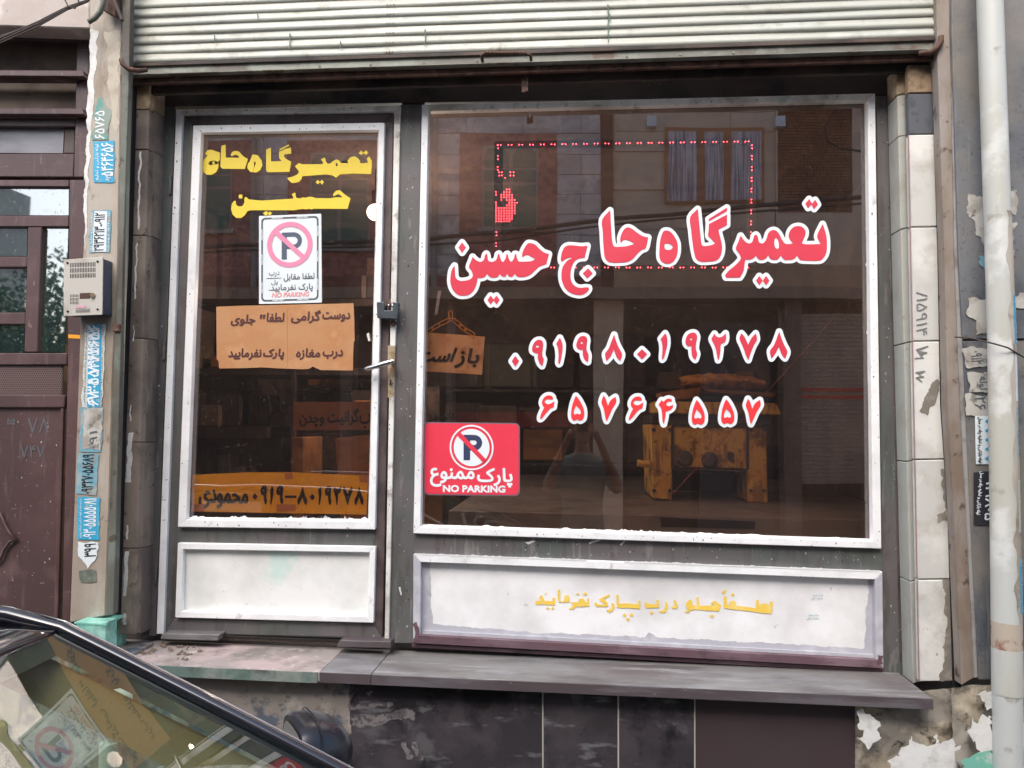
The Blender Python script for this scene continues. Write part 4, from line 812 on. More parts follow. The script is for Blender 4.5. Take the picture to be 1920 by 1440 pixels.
# weeds on ledges
mb = MB(); rnd = random.Random(11)
for (u0, v0, n_, Y) in ((590, 198, 26, -.02), (690, 160, 12, -.03), (1200, 148, 22, -.02), (1222, 158, 10, -.02)):
    for k in range(n_):
        u = u0 + rnd.uniform(-26, 26) * (1 if v0 > 190 else .6); p = W(u, v0 + rnd.uniform(-3, 3), Y); h = rnd.uniform(.004, .012); a = rnd.uniform(-1, 1)
        mb.add([p, p + np.array([.003, -.002, h * .5]), p + np.array([a * .008, -.004, h])], [(0, 1, 2)])
mb.build('weeds', M_leaf, None, kind='stuff', label='tiny green weeds and cobweb tufts on the dark header ledge', cat='weeds')
# ================================================================== lettering on the glass
def TR(pts, o, s): return [(o[0] + x / s, o[1] + y / s) for x, y in pts]
def TRs(pts, o, s, n=3): return ccw(TR(smooth_poly(pts, n), o, s))
A, B5 = (820, 340), 4.8
O2 = (1180, 340)
YG = -.0035 if False else .0145
h1 = thing('window_lettering', 'large red shop name in Persian script with white outline across the window', 'lettering')
husayn = [(155,760),(130,800),(118,880),(125,940),(150,990),(190,1022),(240,1028),(290,1015),(330,975),(352,920),(362,868),(400,868),(425,858),(447,830),(468,855),(500,865),(540,860),(560,830),(585,855),(610,858),(628,828),(645,855),(675,858),(698,828),(715,852),(745,860),(800,855),(840,835),(885,795),(920,765),(980,745),(1003,655),(960,640),(920,610),(880,570),(845,558),(815,560),(785,600),(765,650),(765,682),(790,665),(815,662),(850,680),(882,700),(850,718),(780,724),(730,722),(715,690),(708,655),(698,655),(692,690),(672,722),(655,722),(640,690),(632,655),(622,658),(615,695),(595,725),(580,722),(565,690),(555,652),(545,660),(535,700),(510,722),(480,725),(455,710),(448,660),(440,652),(430,665),(420,705),(395,725),(365,720),(335,700),(318,680),(305,715),(285,772),(305,800),(318,830),(318,860),(290,885),(240,897),(200,895),(165,870),(158,820)]
jim = [(1350,580),(1325,688),(1290,690),(1250,705),(1220,740),(1200,800),(1198,870),(1215,920),(1250,950),(1290,960),(1330,955),(1362,957),(1362,975),(1335,1005),(1290,1022),(1230,1015),(1180,990),(1145,950),(1122,890),(1118,830),(1130,770),(1165,720),(1195,700),(1225,688),(1185,685),(1150,700),(1118,725),(1112,700),(1120,650),(1140,600),(1170,580),(1210,577),(1300,585)]
ha = [(1555,262),(1562,400),(1570,520),(1580,570),(1600,590),(1640,590),(1700,585),(1775,565),(1740,540),(1700,525),(1670,530),(1650,552),(1648,510),(1665,460),(1690,425),(1720,415),(1755,430),(1800,465),(1850,495),(1897,505),(1875,600),(1840,615),(1800,650),(1760,695),(1710,722),(1640,730),(1560,728),(1520,705),(1505,665),(1495,560),(1490,450),(1485,345)]
heh = [(320,445),(360,450),(400,490),(430,550),(435,610),(425,670),(395,720),(350,740),(305,730),(275,690),(272,620),(280,530),(300,465)]
hehh = [(330,555),(370,565),(395,590),(375,615),(340,618),(318,605),(315,570)]
ga = [(615,250),(625,350),(640,500),(648,560),(660,580),(690,583),(735,575),(775,560),(740,520),(712,490),(715,440),(718,385),(878,300),(878,392),(800,435),(810,480),(830,560),(832,620),(815,680),(780,710),(720,720),(650,722),(605,700),(585,640),(570,550),(558,440),(548,325)]
gs = [(715,340),(878,238),(878,266),(715,357)]
tam = [(1002,490),(1030,530),(1060,555),(1090,558),(1110,540),(1125,490),(1140,480),(1155,500),(1165,545),(1190,560),(1210,555),(1235,520),(1250,470),(1275,445),(1310,440),(1345,470),(1370,520),(1400,560),(1440,565),(1475,560),(1445,520),(1435,490),(1445,450),(1475,415),(1520,403),(1560,415),(1585,450),(1580,490),(1565,520),(1550,560),(1600,568),(1725,565),(1705,530),(1692,485),(1740,385),(1770,480),(1778,560),(1772,640),(1745,690),(1710,712),(1600,712),(1545,708),(1525,690),(1508,665),(1490,690),(1460,705),(1400,705),(1380,690),(1365,662),(1340,695),(1315,705),(1285,703),(1265,690),(1250,662),(1230,690),(1200,705),(1165,700),(1138,665),(1115,692),(1085,703),(1042,703),(1035,750),(1025,810),(995,865),(870,865),(862,845),(900,800),(950,760),(990,720),(1005,690),(990,650),(960,605),(980,550)]
tamh = [(1318,505),(1335,520),(1347,560),(1345,600),(1330,610),(1312,595),(1303,560),(1305,525)]
def dia(x, y, a, b, sk=0): return [(x + sk, y - b), (x + a, y), (x - sk, y + b), (x - a, y)]
words = [('husayn', A, [husayn], []), ('d', A, [dia(223, 596, 32, 45)], []), ('d', A, [dia(480, 1068, 28, 38), dia(532, 1068, 27, 38)], []), ('jim', A, [jim], []), ('d', A, [dia(1353, 828, 43, 44, 4)], []), ('ha', A, [ha], []),
         ('heh', O2, [heh], [hehh]), ('ga', O2, [ga, gs], []), ('tam', O2, [tam], [tamh]), ('d', O2, [dia(1614, 200, 28, 40, 5), dia(1668, 208, 28, 40, 5)], []), ('d', O2, [dia(1170, 893, 28, 40), dia(1231, 893, 29, 40)], [])]
for nm, o, outs, holes in words:
    sm = (lambda p: p) if nm == 'd' or nm == 'x' else (lambda p: smooth_poly(p, 3))
    ps = [ccw(TR(sm(p), o, B5)) for p in outs] + [ccw(TR(sm(p), o, B5))[::-1] for p in holes]
    full = [ccw(TR(sm(p), o, B5)) for p in outs]
    L_ = ink('letters', ps, M_red, .0120, h1, .3, .9)
    ink('outline', full, M_wv, .0136, L_, 6.6, 1.2)
# phone numbers
DG = {}
C3, C4, SD = (940, 600), (1210, 600), 1833 / 280
d9h = [(985,262),(1008,278),(990,298),(965,288)]
digs1 = [('0', C3, [dia(172, 506, 43, 62)], []),
 ('9', C3, [[(460,245),(490,250),(510,285),(508,345),(500,400),(505,455),(520,480),(510,530),(500,565),(470,530),(450,470),(452,410),(420,405),(385,385),(380,345),(395,295),(425,258)]], [[(438,308),(465,318),(458,340),(425,340),(418,318)]]),
 ('1', C3, [[(718,220),(745,280),(750,340),(740,430),(718,530),(708,540),(700,525),(705,450),(700,370),(690,320),(675,293)]], []),
 ('9', C3, [[(1010,198),(1040,210),(1053,250),(1045,310),(1045,370),(1068,430),(1062,515),(1030,495),(1005,440),(1000,365),(950,358),(925,330),(925,285),(950,225),(980,202)]], [d9h]),
 ('8', C3, [[(1385,182),(1400,240),(1430,320),(1480,420),(1458,502),(1420,460),(1378,355),(1340,445),(1290,502),(1275,415),(1320,350),(1350,270)]], []),
 ('0', C3, [dia(1727, 420, 60, 60)], []),
 ('1', C4, [[(245,165),(265,215),(268,290),(250,380),(222,470),(208,485),(205,460),(212,370),(208,290),(190,232)]], []),
 ('9', C4, [[(585,155),(620,170),(635,215),(622,280),(618,360),(635,420),(612,488),(580,450),(568,380),(568,320),(520,318),(495,280),(500,225),(530,175)]], [[(560,220),(585,235),(565,252),(538,240)]]),
 ('2', C4, [[(850,170),(870,200),(900,215),(945,205),(985,165),(990,220),(975,270),(925,300),(920,370),(908,460),(893,492),(882,440),(868,360),(840,290),(815,232)]], []),
 ('7', C4, [[(1180,165),(1220,215),(1262,310),(1300,230),(1355,165),(1368,240),(1330,310),(1290,410),(1265,490),(1240,440),(1200,330),(1158,230)]], []),
 ('8', C4, [[(1643,145),(1660,200),(1700,300),(1742,390),(1715,470),(1680,430),(1638,320),(1600,400),(1548,470),(1532,380),(1580,310),(1620,210)]], [])]
six = [(628,975),(630,950),(605,928),(560,930),(520,960),(500,1010),(510,1050),(530,1075),(505,1120),(480,1180),(478,1215),(500,1200),(550,1140),(600,1085),(640,1070),(650,1000),(600,1030),(555,1030),(530,1010),(535,985),(570,970)]
five = [(915,932),(955,980),(1005,1080),(1015,1150),(1005,1210),(970,1235),(930,1220),(895,1235),(865,1210),(858,1150),(870,1060),(888,1000)]
fiveh = [(915,1045),(960,1090),(978,1130),(970,1160),(940,1155),(930,1145),(920,1160),(890,1160),(888,1120)]
sev = [(1255,930),(1280,970),(1308,1060),(1340,990),(1400,945),(1408,1010),(1360,1090),(1320,1180),(1292,1238),(1280,1200),(1260,1090),(1230,1010)]
four = [(200,985),(225,1010),(250,980),(285,965),(320,975),(325,1003),(290,1000),(262,1015),(255,1045),(290,1060),(340,1045),(330,1080),(290,1110),(250,1120),(245,1190),(225,1278),(212,1230),(205,1130),(190,1075),(165,1040)]
mv = lambda p, dx, dy: [(x + dx, y + dy) for x, y in p]
digs2 = [('6', C3, [six], []), ('5', C3, [five], [fiveh]), ('7', C3, [sev], []), ('6', C3, [mv(six, 1090, 14)], []), ('4', C4, [four], []), ('5', C4, [mv(five, -287, 50)], [mv(fiveh, -287, 50)]), ('5', C4, [mv(five, 75, 42)], [mv(fiveh, 75, 42)]), ('7', C4, [mv(sev, 5, 38)], [])]
def numrow(digs, lab, m):
    t = thing('phone_number', lab, 'lettering', 'phone numbers on the window')
    for nm, o, outs, holes in digs:
        sm = (lambda p: p) if nm == '0' else (lambda p: smooth_poly(p, 3))
        ps = [ccw(TR(sm(p), o, SD)) for p in outs] + [ccw(TR(sm(p), o, SD))[::-1] for p in holes]
        L_ = ink('digit', ps, m, .0120, t, .3, .7); ink('outline', [ccw(TR(sm(p), o, SD)) for p in outs], M_wv, .0136, L_, 6.6, 1.1)
numrow(digs1, 'upper red phone number with white outline on the window, eleven digits', M_red)
numrow(digs2, 'lower red phone number with white outline on the window, eight digits', M_redb)
# yellow name on the door pane
Z5, S5 = (370, 255), 1920 / 340
yl = [([(88,195),(85,180),(110,150),(150,145),(190,160),(238,175),(235,255),(215,275),(195,262),(165,258),(130,268),(115,290),(130,310),(165,305),(215,300),(225,285),(220,340),(195,385),(150,410),(100,408),(65,380),(50,330),(60,270),(90,225),(110,205)], None),
 ([(160,272),(180,270),(182,296),(162,298)], None),
 ([(255,105),(298,92),(300,230),(450,230),(430,205),(405,195),(360,215),(355,195),(375,165),(410,158),(440,165),(480,210),(535,245),(500,348),(265,345),(245,325)], None),
 ([(585,195),(640,205),(680,260),(688,310),(665,360),(625,385),(560,380),(530,340),(535,295),(555,270)], [(605,265),(622,285),(605,330),(594,377),(587,377),(600,320),(597,285)]),
 ([(730,145),(778,122),(780,270),(875,268),(895,262),(870,240),(865,200),(870,165),(930,140),(990,122),(992,185),(920,195),(915,215),(940,245),(992,270),(975,378),(745,382),(730,365)], None),
 ([(872,152),(868,140),(968,90),(970,102)], None),
 ([(1075,288),(1110,300),(1320,300),(1335,285),(1310,245),(1350,232),(1365,280),(1380,295),(1410,290),(1440,265),(1470,250),(1495,255),(1520,285),(1600,290),(1590,265),(1620,225),(1665,215),(1700,235),(1722,265),(1720,285),(1740,290),(1810,285),(1795,240),(1818,215),(1845,260),(1845,320),(1838,402),(1655,395),(1510,405),(1468,440),(1430,415),(1360,405),(1110,425),(1105,450),(1075,485),(1010,498),(985,485),(950,445),(1010,430),(1055,410),(1075,385),(1070,365),(1035,320)], [(1470,275),(1490,300),(1480,328),(1462,310)]),
 ([(1735,155),(1760,180),(1735,200),(1708,180)], None), ([(1785,150),(1808,175),(1785,200),(1760,178)], None), ([(1278,465),(1298,488),(1278,510),(1252,488)], None), ([(1318,463),(1340,488),(1318,513),(1298,488)], None),
 ([(385,690),(405,685),(410,730),(440,748),(480,742),(500,700),(500,655),(515,645),(545,672),(680,685),(1000,665),(1020,660),(1003,615),(1035,600),(1045,655),(1090,662),(1115,650),(1150,655),(1180,645),(1215,645),(1250,658),(1400,660),(1480,650),(1545,650),(1500,615),(1470,620),(1440,640),(1440,615),(1470,580),(1510,575),(1560,620),(1620,660),(1590,770),(1230,768),(1205,778),(1190,768),(1150,775),(1110,770),(1055,780),(1030,785),(560,785),(530,795),(500,840),(460,868),(410,865),(375,830),(358,780),(365,720)], None),
 ([(440,622),(475,622),(475,660),(440,660)], None), ([(730,795),(755,818),(725,845),(695,818)], None), ([(768,798),(790,820),(765,842),(745,820)], None)]
yt = thing('door_lettering', 'yellow cut vinyl shop name in two lines on the door pane', 'lettering')
for p, h in yl:
    ink('letters', [ccw(TR(p, Z5, S5))] + ([ccw(TR(h, Z5, S5))[::-1]] if h else []), M_yel, .0085, yt, .2, .8)
# yellow stencil on the lower panel
Z6, S6 = (990, 1090), 1920 / 470
pt = [[(1500,115),(1522,115),(1525,180),(1560,184),(1540,165),(1565,148),(1590,155),(1592,185),(1700,200),(1750,205),(1748,145),(1768,145),(1770,185),(1800,172),(1835,170),(1845,185),(1850,210),(1855,155),(1875,155),(1865,250),(1500,205)],
 dia(1567, 105, 14, 14), [(1480,90),(1500,65),(1506,70),(1488,94)], [(1495,94),(1512,68),(1520,72),(1502,97)],
 [(1210,180),(1215,160),(1240,140),(1260,155),(1258,180),(1295,185),(1290,125),(1308,122),(1312,185),(1430,185),(1400,165),(1425,150),(1478,185),(1465,230),(1270,215),(1245,222),(1225,242),(1200,228),(1235,215),(1215,200)], dia(1411, 266, 16, 14),
 [(1115,145),(1130,140),(1150,185),(1140,205),(1105,208),(1095,195),(1130,190)], [(1055,155),(1065,165),(1068,200),(1055,235),(1030,242),(1000,228),(1035,222),(1048,205)],
 [(893,160),(905,160),(915,175),(985,175),(985,145),(1000,142),(1002,200),(910,207),(895,190)], dia(945, 243, 15, 13),
 [(675,105),(692,103),(695,168),(845,175),(845,150),(858,150),(860,208),(680,200)], dia(740, 260, 15, 14), dia(790, 258, 15, 14), dia(765, 290, 15, 14),
 [(640,165),(655,170),(660,200),(645,230),(620,240),(598,222),(630,212),(640,195)], [(508,165),(520,160),(535,178),(600,180),(555,150),(545,135),(620,98),(625,112),(580,135),(610,170),(612,192),(530,195),(510,180)],
 [(325,160),(400,160),(385,145),(400,132),(425,135),(440,160),(455,160),(452,130),(465,128),(470,192),(370,195),(345,215),(315,212),(335,195),(350,180)], dia(382, 98, 13, 9), dia(435, 96, 16, 13),
 [(225,65),(242,65),(245,150),(275,150),(275,110),(310,105),(320,130),(315,160),(235,160),(228,140)],
 [(55,150),(100,150),(85,120),(105,105),(130,150),(190,150),(190,125),(208,128),(208,178),(60,178)], dia(152, 207, 12, 11), dia(190, 208, 12, 12), dia(135, 98, 9, 8)]
p6 = thing('panel_lettering', 'faded yellow Persian no parking request painted on the white lower panel', 'lettering')
for i, p in enumerate(pt): ink('letters', [ccw(rag(TR(p, Z6, S6), .35, 3, i))], M_yel2, .0095, p6, .2, .7)
for i, (u, v) in enumerate(((1523, 1113), (1515, 1150))):
    s_ = thing('small_sticker', ['tiny faded cyan printed mark on the white panel, upper of two', 'tiny faded cyan printed mark on the white panel, lower of two'][i], 'sticker', 'faded cyan marks')
    text('print', 'شرکت خدمات', rectq(u, v, u + 20, v + 6), M_blue2, .0095, s_, .05, cell=.5); text('print', 'خدمات فنی', rectq(u - 3, v + 6, u + 20, v + 12), M_blue2, .0095, s_, .05, cell=.5)

# ================================================================== signs
def circ(cx, cy, r_, n=48, ry=None, cw_=False):
    p = [(cx + r_ * math.cos(2 * math.pi * k / n), cy + (ry or r_) * math.sin(2 * math.pi * k / n)) for k in range(n)]
    p = ccw(p); return p[::-1] if cw_ else p
def letterP(x0, y0, x1, y1, st):
    w_, h_ = x1 - x0, y1 - y0; rr = h_ * .31; out = [(x0, y0), (x0 + w_ - rr, y0)]
    for k in range(1, 12):
        a = -math.pi / 2 + math.pi * k / 12; out.append((x0 + w_ - rr + rr * math.cos(a), y0 + rr + rr * math.sin(a)))
    out += [(x0 + w_ - rr, y0 + 2 * rr), (x0 + st, y0 + 2 * rr), (x0 + st, y1), (x0, y1)]
    ri = rr - st * .85; h = [(x0 + st, y0 + st * .85), (x0 + w_ - rr, y0 + st * .85)]
    for k in range(1, 12):
        a = -math.pi / 2 + math.pi * k / 12; h.append((x0 + w_ - rr + ri * math.cos(a), y0 + rr + ri * math.sin(a)))
    h += [(x0 + w_ - rr, y0 + rr + ri), (x0 + st, y0 + rr + ri)]
    return [ccw(out), ccw(h)[::-1]]
def rrect(x0, y0, x1, y1, r_, n=6):
    out = []
    for cx, cy, a0 in ((x1 - r_, y0 + r_, -90), (x1 - r_, y1 - r_, 0), (x0 + r_, y1 - r_, 90), (x0 + r_, y0 + r_, 180)):
        for k in range(n + 1):
            a = math.radians(a0 + 90 * k / n); out.append((cx + r_ * math.cos(a), cy + r_ * math.sin(a)))
    return ccw(out)
# white sticker (zoom units: origin 480,395, 8 per pixel)
ns = thing('no_parking_sticker', 'white no parking sticker with faded pink ring and P on the door pane', 'sticker')
def Z(p): # slight tilt of the sheet: top edge rises to the right
    return [(480 + x / 8, 395 + (y + (520 - x) * .035) / 8) for x, y in p]
YS1 = .0105
ink('sheet', [ccw([(480 + 45 / 8, 395 + 80 / 8), (480 + 978 / 8, 395 + 45 / 8), (480 + 988 / 8, 395 + 1378 / 8), (480 + 45 / 8, 395 + 1400 / 8)])], M_sheet, YS1, ns, 0, 1)
ink('border', [Z(rrect(78, 92, 938, 1350, 60)), Z(rrect(103, 117, 913, 1325, 45))[::-1]], M_inkg, YS1 - .0008, ns, 0, .5)
for a, b in (((235, 90), (405, 118)), ((610, 90), (775, 118)), ((75, 265), (105, 430)), ((75, 640), (105, 800)), ((75, 1060), (105, 1225)), ((912, 240), (942, 400)), ((912, 610), (942, 775)), ((912, 1035), (942, 1200)), ((245, 1322), (415, 1352)), ((620, 1322), (790, 1352))):
    ink('border_label', [ccw(Z([a, (b[0], a[1]), b, (a[0], b[1])]))], M_sheet, YS1 - .0013, ns, 0, .5)
    lq = Z([a, (b[0], a[1]), b, (a[0], b[1])])
    if b[0] - a[0] < 60: lq = [lq[3], lq[0], lq[1], lq[2]]
    text('border_print', 'NO PARKING', lq, M_inkg, YS1 - .0018, ns, 0, False, cell=.35)
ink('letter', [Z(x) for x in letterP(385, 325, 690, 730, 78)], M_navy, YS1 - .0008, ns, 0, .5)
ink('ring', [Z(circ(507, 508, 342)), Z(circ(507, 508, 268, cw_=True))], M_pink, YS1 - .0014, ns, 0, .5)
ink('slash', [ccw(Z([(262, 330), (325, 290), (745, 690), (690, 735)]))], M_pink, YS1 - .0018, ns, 0, .5)
def zt(x0, y0, x1, y1): return Z([(x0, y0), (x1, y0), (x1, y1), (x0, y1)])
text('print', 'لطفا مقابل', zt(415, 945, 875, 1060), M_inkg, YS1 - .0012, ns, .25, cell=.45)
text('print', 'درب', zt(195, 900, 350, 985), M_inkg, YS1 - .0012, ns, .05, cell=.45)
ink('print', [ccw(Z([(155, 1000), (380, 1000), (380, 1008), (155, 1008)]))], M_inkg, YS1 - .0012, ns, 0, .4)
text('print', 'پل', zt(228, 1025, 325, 1115), M_inkg, YS1 - .0012, ns, .05, cell=.45)
text('print', 'پارک نفرمایید.', zt(195, 1100, 850, 1225), M_inkg, YS1 - .0012, ns, .25, cell=.45)
text('print', 'NO PARKING', zt(240, 1225, 800, 1292), M_pinkt, YS1 - .0012, ns, .35, False, shear=.2, cell=.45)
# kraft paper notice
kp = thing('paper_notice', 'brown kraft paper notice with handwritten parking request on the door pane', 'notice')
Z7 = lambda x, y: (400 + x / 7.11, 565 + y / 7.11)
kpx = [Z7(*p) for p in ((40, 72), (300, 60), (700, 52), (1200, 40), (1500, 34), (1870, 25), (1880, 300), (1882, 480), (1886, 520), (1872, 540), (1864, 700), (1862, 922), (1600, 918), (1430, 915), (1370, 890), (1325, 870), (1280, 898), (1210, 905), (900, 895), (660, 880), (400, 890), (78, 895), (68, 790), (45, 775), (42, 400))]
ink('sheet', [ccw(kpx)], M_kraft, .0108, kp, 0, 1.2)
def kt(x0, y0, x1, y1, dy=0): return [Z7(x0, y0 + dy), Z7(x1, y0), Z7(x1, y1), Z7(x0, y1 + dy)]
for t, b in (('دوست', (1455, 148, 1820, 270)), ('گرامی', (1040, 120, 1430, 290)), ('لطفا', (715, 155, 945, 270)), ('"', (625, 180, 690, 230)), ('جلوی', (235, 180, 555, 325)), ('درب', (1460, 650, 1725, 765)), ('مغازه', (1105, 630, 1420, 775)), ('پارک', (665, 635, 940, 775)), ('نفرمایید', (200, 630, 635, 775))):
    text('handwriting', t, kt(*b), M_mark, .0092, kp, .75, shear=.12, cell=.6)
q('fold', [(538, 573), (538.8, 573), (540, 692), (539, 692)], .0100, .0006, mat('kraft_fold', c3(176, 120, 78), .8), kp, 0)
# red sign (origin 790,785; scale 9.6)
rs = thing('no_parking_sign', 'red no parking sign with P ring and Persian and English text in the window corner', 'sign')
Zr = lambda p: [(790 + (x) / 9.6, 785 + (y + (x - 900) * .012) / 9.6) for x, y in p]
YR = .0105
ink('rim', [Zr(rrect(45, 68, 1775, 1385, 95))], M_clear, YR + .0012, rs, 0, 1)
ink('board', [Zr(rrect(62, 88, 1752, 1362, 85))], M_signred, YR, rs, 0, 1)
ink('ring', [Zr(circ(905, 520, 396, ry=408)), Zr(circ(905, 520, 366, ry=378, cw_=True))], M_wv, YR - .0010, rs, 0, .5)
ink('disc', [Zr(circ(905, 520, 322, ry=335))], M_wv, YR - .0010, rs, 0, .6)
ink('letter', [Zr(x) for x in letterP(760, 290, 1095, 748, 118)], M_navy2, YR - .0018, rs, 0, .5)
ink('slash', [ccw(Zr([(640, 300), (705, 250), (1170, 735), (1110, 785)]))], M_signred, YR - .0025, rs, 0, .5)
def zr(x0, y0, x1, y1): return Zr([(x0, y0), (x1, y0), (x1, y1), (x0, y1)])
text('print', 'پارک', zr(1010, 890, 1635, 1225), M_wv, YR - .0012, rs, 1.0, cell=.5)
text('print', 'ممنوع', zr(165, 900, 950, 1225), M_wv, YR - .0012, rs, 1.0, cell=.5)
text('print', 'NO PARKING', zr(395, 1205, 1505, 1320), M_wv, YR - .0012, rs, .8, False, cell=.5)
# hanging open sign
os_ = thing('hanging_sign', 'tan hanging sign reading open in Persian on a yellow chain inside the window', 'sign')
Z8 = lambda x, y: (680 + x / 6.546, 540 + y / 6.546)
YH = .06
q('board', [Z8(700, 545), Z8(830, 548), Z8(1500, 597), Z8(1465, 1068), Z8(1400, 1062), Z8(700, 1020)], YH, .004, mat('tan_sign_board', c3(228, 184, 138), .7, [Ly(c3(190, 130, 84), 6, .45, .66, .8), Ly(c3(150, 96, 60), 14, .64, .74, .7)], (9, .4)), os_, .001)
text('handwriting', 'باز', [Z8(1140, 740), Z8(1430, 750), Z8(1420, 975), Z8(1130, 975)], M_ink, YH - .002, os_, 1.3, shear=.15, cell=.7)
text('handwriting', 'است', [Z8(700, 745), Z8(1155, 740), Z8(1110, 905), Z8(680, 905)], M_ink, YH - .002, os_, 1.3, shear=.15, cell=.7)
def link(a, b, par, w_=.0075, r_=.0019):
    a, b = np.array(a), np.array(b); t = (b - a) / np.linalg.norm(b - a); s_ = np.cross(t, [0, 1, 0]); s_ /= np.linalg.norm(s_); pts = []
    for k in range(17):
        an = 2 * math.pi * k / 16; c, s2 = math.cos(an), math.sin(an)
        base = a if k <= 4 or k >= 12 else b
        pts.append((a if c > 0 else b) - t * c * w_ * (1 if c > 0 else 1) + s_ * s2 * w_)
    return MB().tube(pts, r_, 6, False).build('chain_link', M_chain, par, smooth=True)
ap = W(*Z8(1080, 385), YH); aw = np.array(ap)
link(W(*Z8(1080, 300), YH), W(*Z8(1080, 350), YH), os_)
for (x0, y0, x1, y1) in ((1050, 395, 960, 440), (925, 460, 870, 490), (850, 500, 800, 540), (1115, 395, 1190, 450), (1205, 470, 1250, 505), (1270, 520, 1350, 565)):
    link(W(*Z8(x0, y0), YH - .002), W(*Z8(x1, y1), YH - .002), os_)
sh_ = thing('suction_hook', 'clear strip hook fixed to the pane above the hanging sign', 'hook')
q('strip', [(821, 545), (827, 545), (820, 590), (815, 590)], .03, .006, M_greyp, sh_, .001)
# yellow banner at the bottom of the door
yb = thing('phone_banner', 'yellow banner with black phone number and a name behind the bottom of the door pane', 'banner')
Z9 = lambda x, y: (340 + x / 5.05, 740 + y / 5.05)
q('sheet', [Z9(105, 760), Z9(640, 735), Z9(1060, 735), Z9(1770, 768), Z9(1750, 1135), Z9(380, 1112), Z9(90, 1108)], .022, .002, M_yboard, yb, 0)
# digits reuse the cut shapes
ref = {'8': (digs1[10], C4), '7': (digs1[9], C4), '2': (digs1[8], C4), '9': (digs1[7], C4), '1': (digs1[6], C4)}
def put(ch, x0, y0, x1, y1):
    (_, o, outs, holes), _o = ref[ch]; a = np.array(outs[0]); mn, mx = a.min(0), a.max(0)
    f = lambda p: [Z9(x0 + (x - mn[0]) / (mx[0] - mn[0]) * (x1 - x0), y0 + (y - mn[1]) / (mx[1] - mn[1]) * (y1 - y0)) for x, y in smooth_poly(p, 3)]
    ink('digit', [ccw(f(outs[0]))] + [ccw(f(h))[::-1] for h in holes], M_ink, .0205, yb, .4, .6)
for ch, *b in (('8', 1640, 870, 1725, 1045), ('7', 1530, 870, 1620, 1045), ('2', 1440, 865, 1510, 1045), ('9', 1360, 865, 1420, 1045), ('1', 1295, 870, 1325, 1045), ('8', 1100, 870, 1190, 1045), ('9', 900, 860, 965, 1040), ('1', 838, 865, 870, 1040), ('9', 750, 860, 810, 1040)): put(ch, *b)
for x, y, s_ in ((1240, 970, 27), (697, 965, 27)): ink('digit', [ccw([Z9(x, y - s_ * 1.25), Z9(x + s_, y), Z9(x, y + s_ * 1.25), Z9(x - s_, y)])], M_ink, .0205, yb, 0, .6)
ink('dash', [ccw([Z9(980, 955), Z9(1090, 955), Z9(1090, 978), Z9(980, 978)])], M_ink, .0205, yb, 0, .6)
text('name_print', 'محمودی', [Z9(170, 900), Z9(628, 915), Z9(628, 1080), Z9(170, 1070)], M_ink, .0205, yb, 1.5, cell=.6)
for i, px in enumerate(([(980, 745), (1050, 740), (1055, 800), (985, 805)], [(900, 1040), (1085, 1035), (1080, 1100), (905, 1105)], [(1680, 770), (1765, 770), (1760, 830), (1690, 825)], [(90, 1035), (215, 1035), (215, 1110), (95, 1100)])):
    ink('tape', [ccw(rag([Z9(*p) for p in px], .5, 4, i))], M_tape, .0200, yb, 0, .8)
# notice board inside (dim)
nb = thing('price_board', 'dim brown board with black writing about granite and cast iron behind the door pane', 'board')
YQ = .35
q('sheet', [Z9(1060, 70), Z9(2150, 65), Z9(2150, 330), Z9(1060, 340)], YQ, .004, mat('brown_board', c3(170, 112, 76), .8, [Ly(c3(140, 90, 62), 4, .45, .66, .8)]), nb, .001)
text('handwriting', 'گرانیت وچدن', [Z9(1120, 150), Z9(1680, 130), Z9(1680, 300), Z9(1120, 310)], M_ink, YQ - .002, nb, .8, cell=.7)
text('handwriting', 'جوب', [Z9(1690, 180), Z9(1900, 175), Z9(1900, 320), Z9(1690, 325)], M_ink, YQ - .002, nb, .6, cell=.7)
text('handwriting', 'تعمیر', [(800, 770), (860, 768), (860, 792), (800, 795)], M_ink, YQ - .002, nb, .8, cell=.7)

# ================================================================== stickers on the left pilaster
def sticker(lab, px, m, lines, grp='ad stickers on the beige pilaster', Y=YN - .0025, sd=0, ragamp=.8):
    s_ = thing('ad_sticker', lab, 'sticker', grp); ink('sheet', [ccw(rag(px, ragamp, 7, sd))], m, Y, s_, 0, 1)
    for k, (t, qd, tm, b) in enumerate(lines): text('print', t, qd, tm, Y - .0012 - .0003 * k, s_, b * .45, cell=.45)
vt = lambda x0, x1, y0, y1, d=0: [(x1, y0), (x1 + d, y1), (x0 + d, y1), (x0, y0)]     # text running downwards
vu = lambda x0, x1, y0, y1, d=0: [(x0 + d, y1), (x0, y0), (x1, y0), (x1 + d, y1)]     # text running upwards
sticker('worn teal number sticker, topmost on the pilaster', [(182, 185), (190, 184), (207, 205), (203, 262), (174, 262), (178, 205)], M_teal, [('۶۵۷۶۵', vu(178, 196, 208, 260), M_wv, .5)], sd=1, ragamp=1.6)
sticker('bright cyan number sticker below the teal one', [(175, 266), (214, 264), (214, 343), (175, 341)], M_blue, [('۵۴۶۴۶۵۶', vu(190, 212, 268, 330), M_wv, .6), ('لوله بازکنی و تخلیه', vu(178, 186, 270, 338), M_wv, .1), ('۰۹۳۵', vu(198, 208, 326, 340), M_wv, .2)], sd=2)
sticker('white sticker with cyan edges between the bright cyan one and the intercom', [(170, 395), (209, 395), (206, 473), (167, 473)], M_blue2, [], sd=3)
ink('sheet', [ccw([(177, 396), (201, 396), (199, 472), (173, 472)])], M_sheet, YN - .0032, ROOTS[-1] if ROOTS[-1].type == 'EMPTY' else [r for r in ROOTS if r.type == 'EMPTY'][-1], 0, 1)
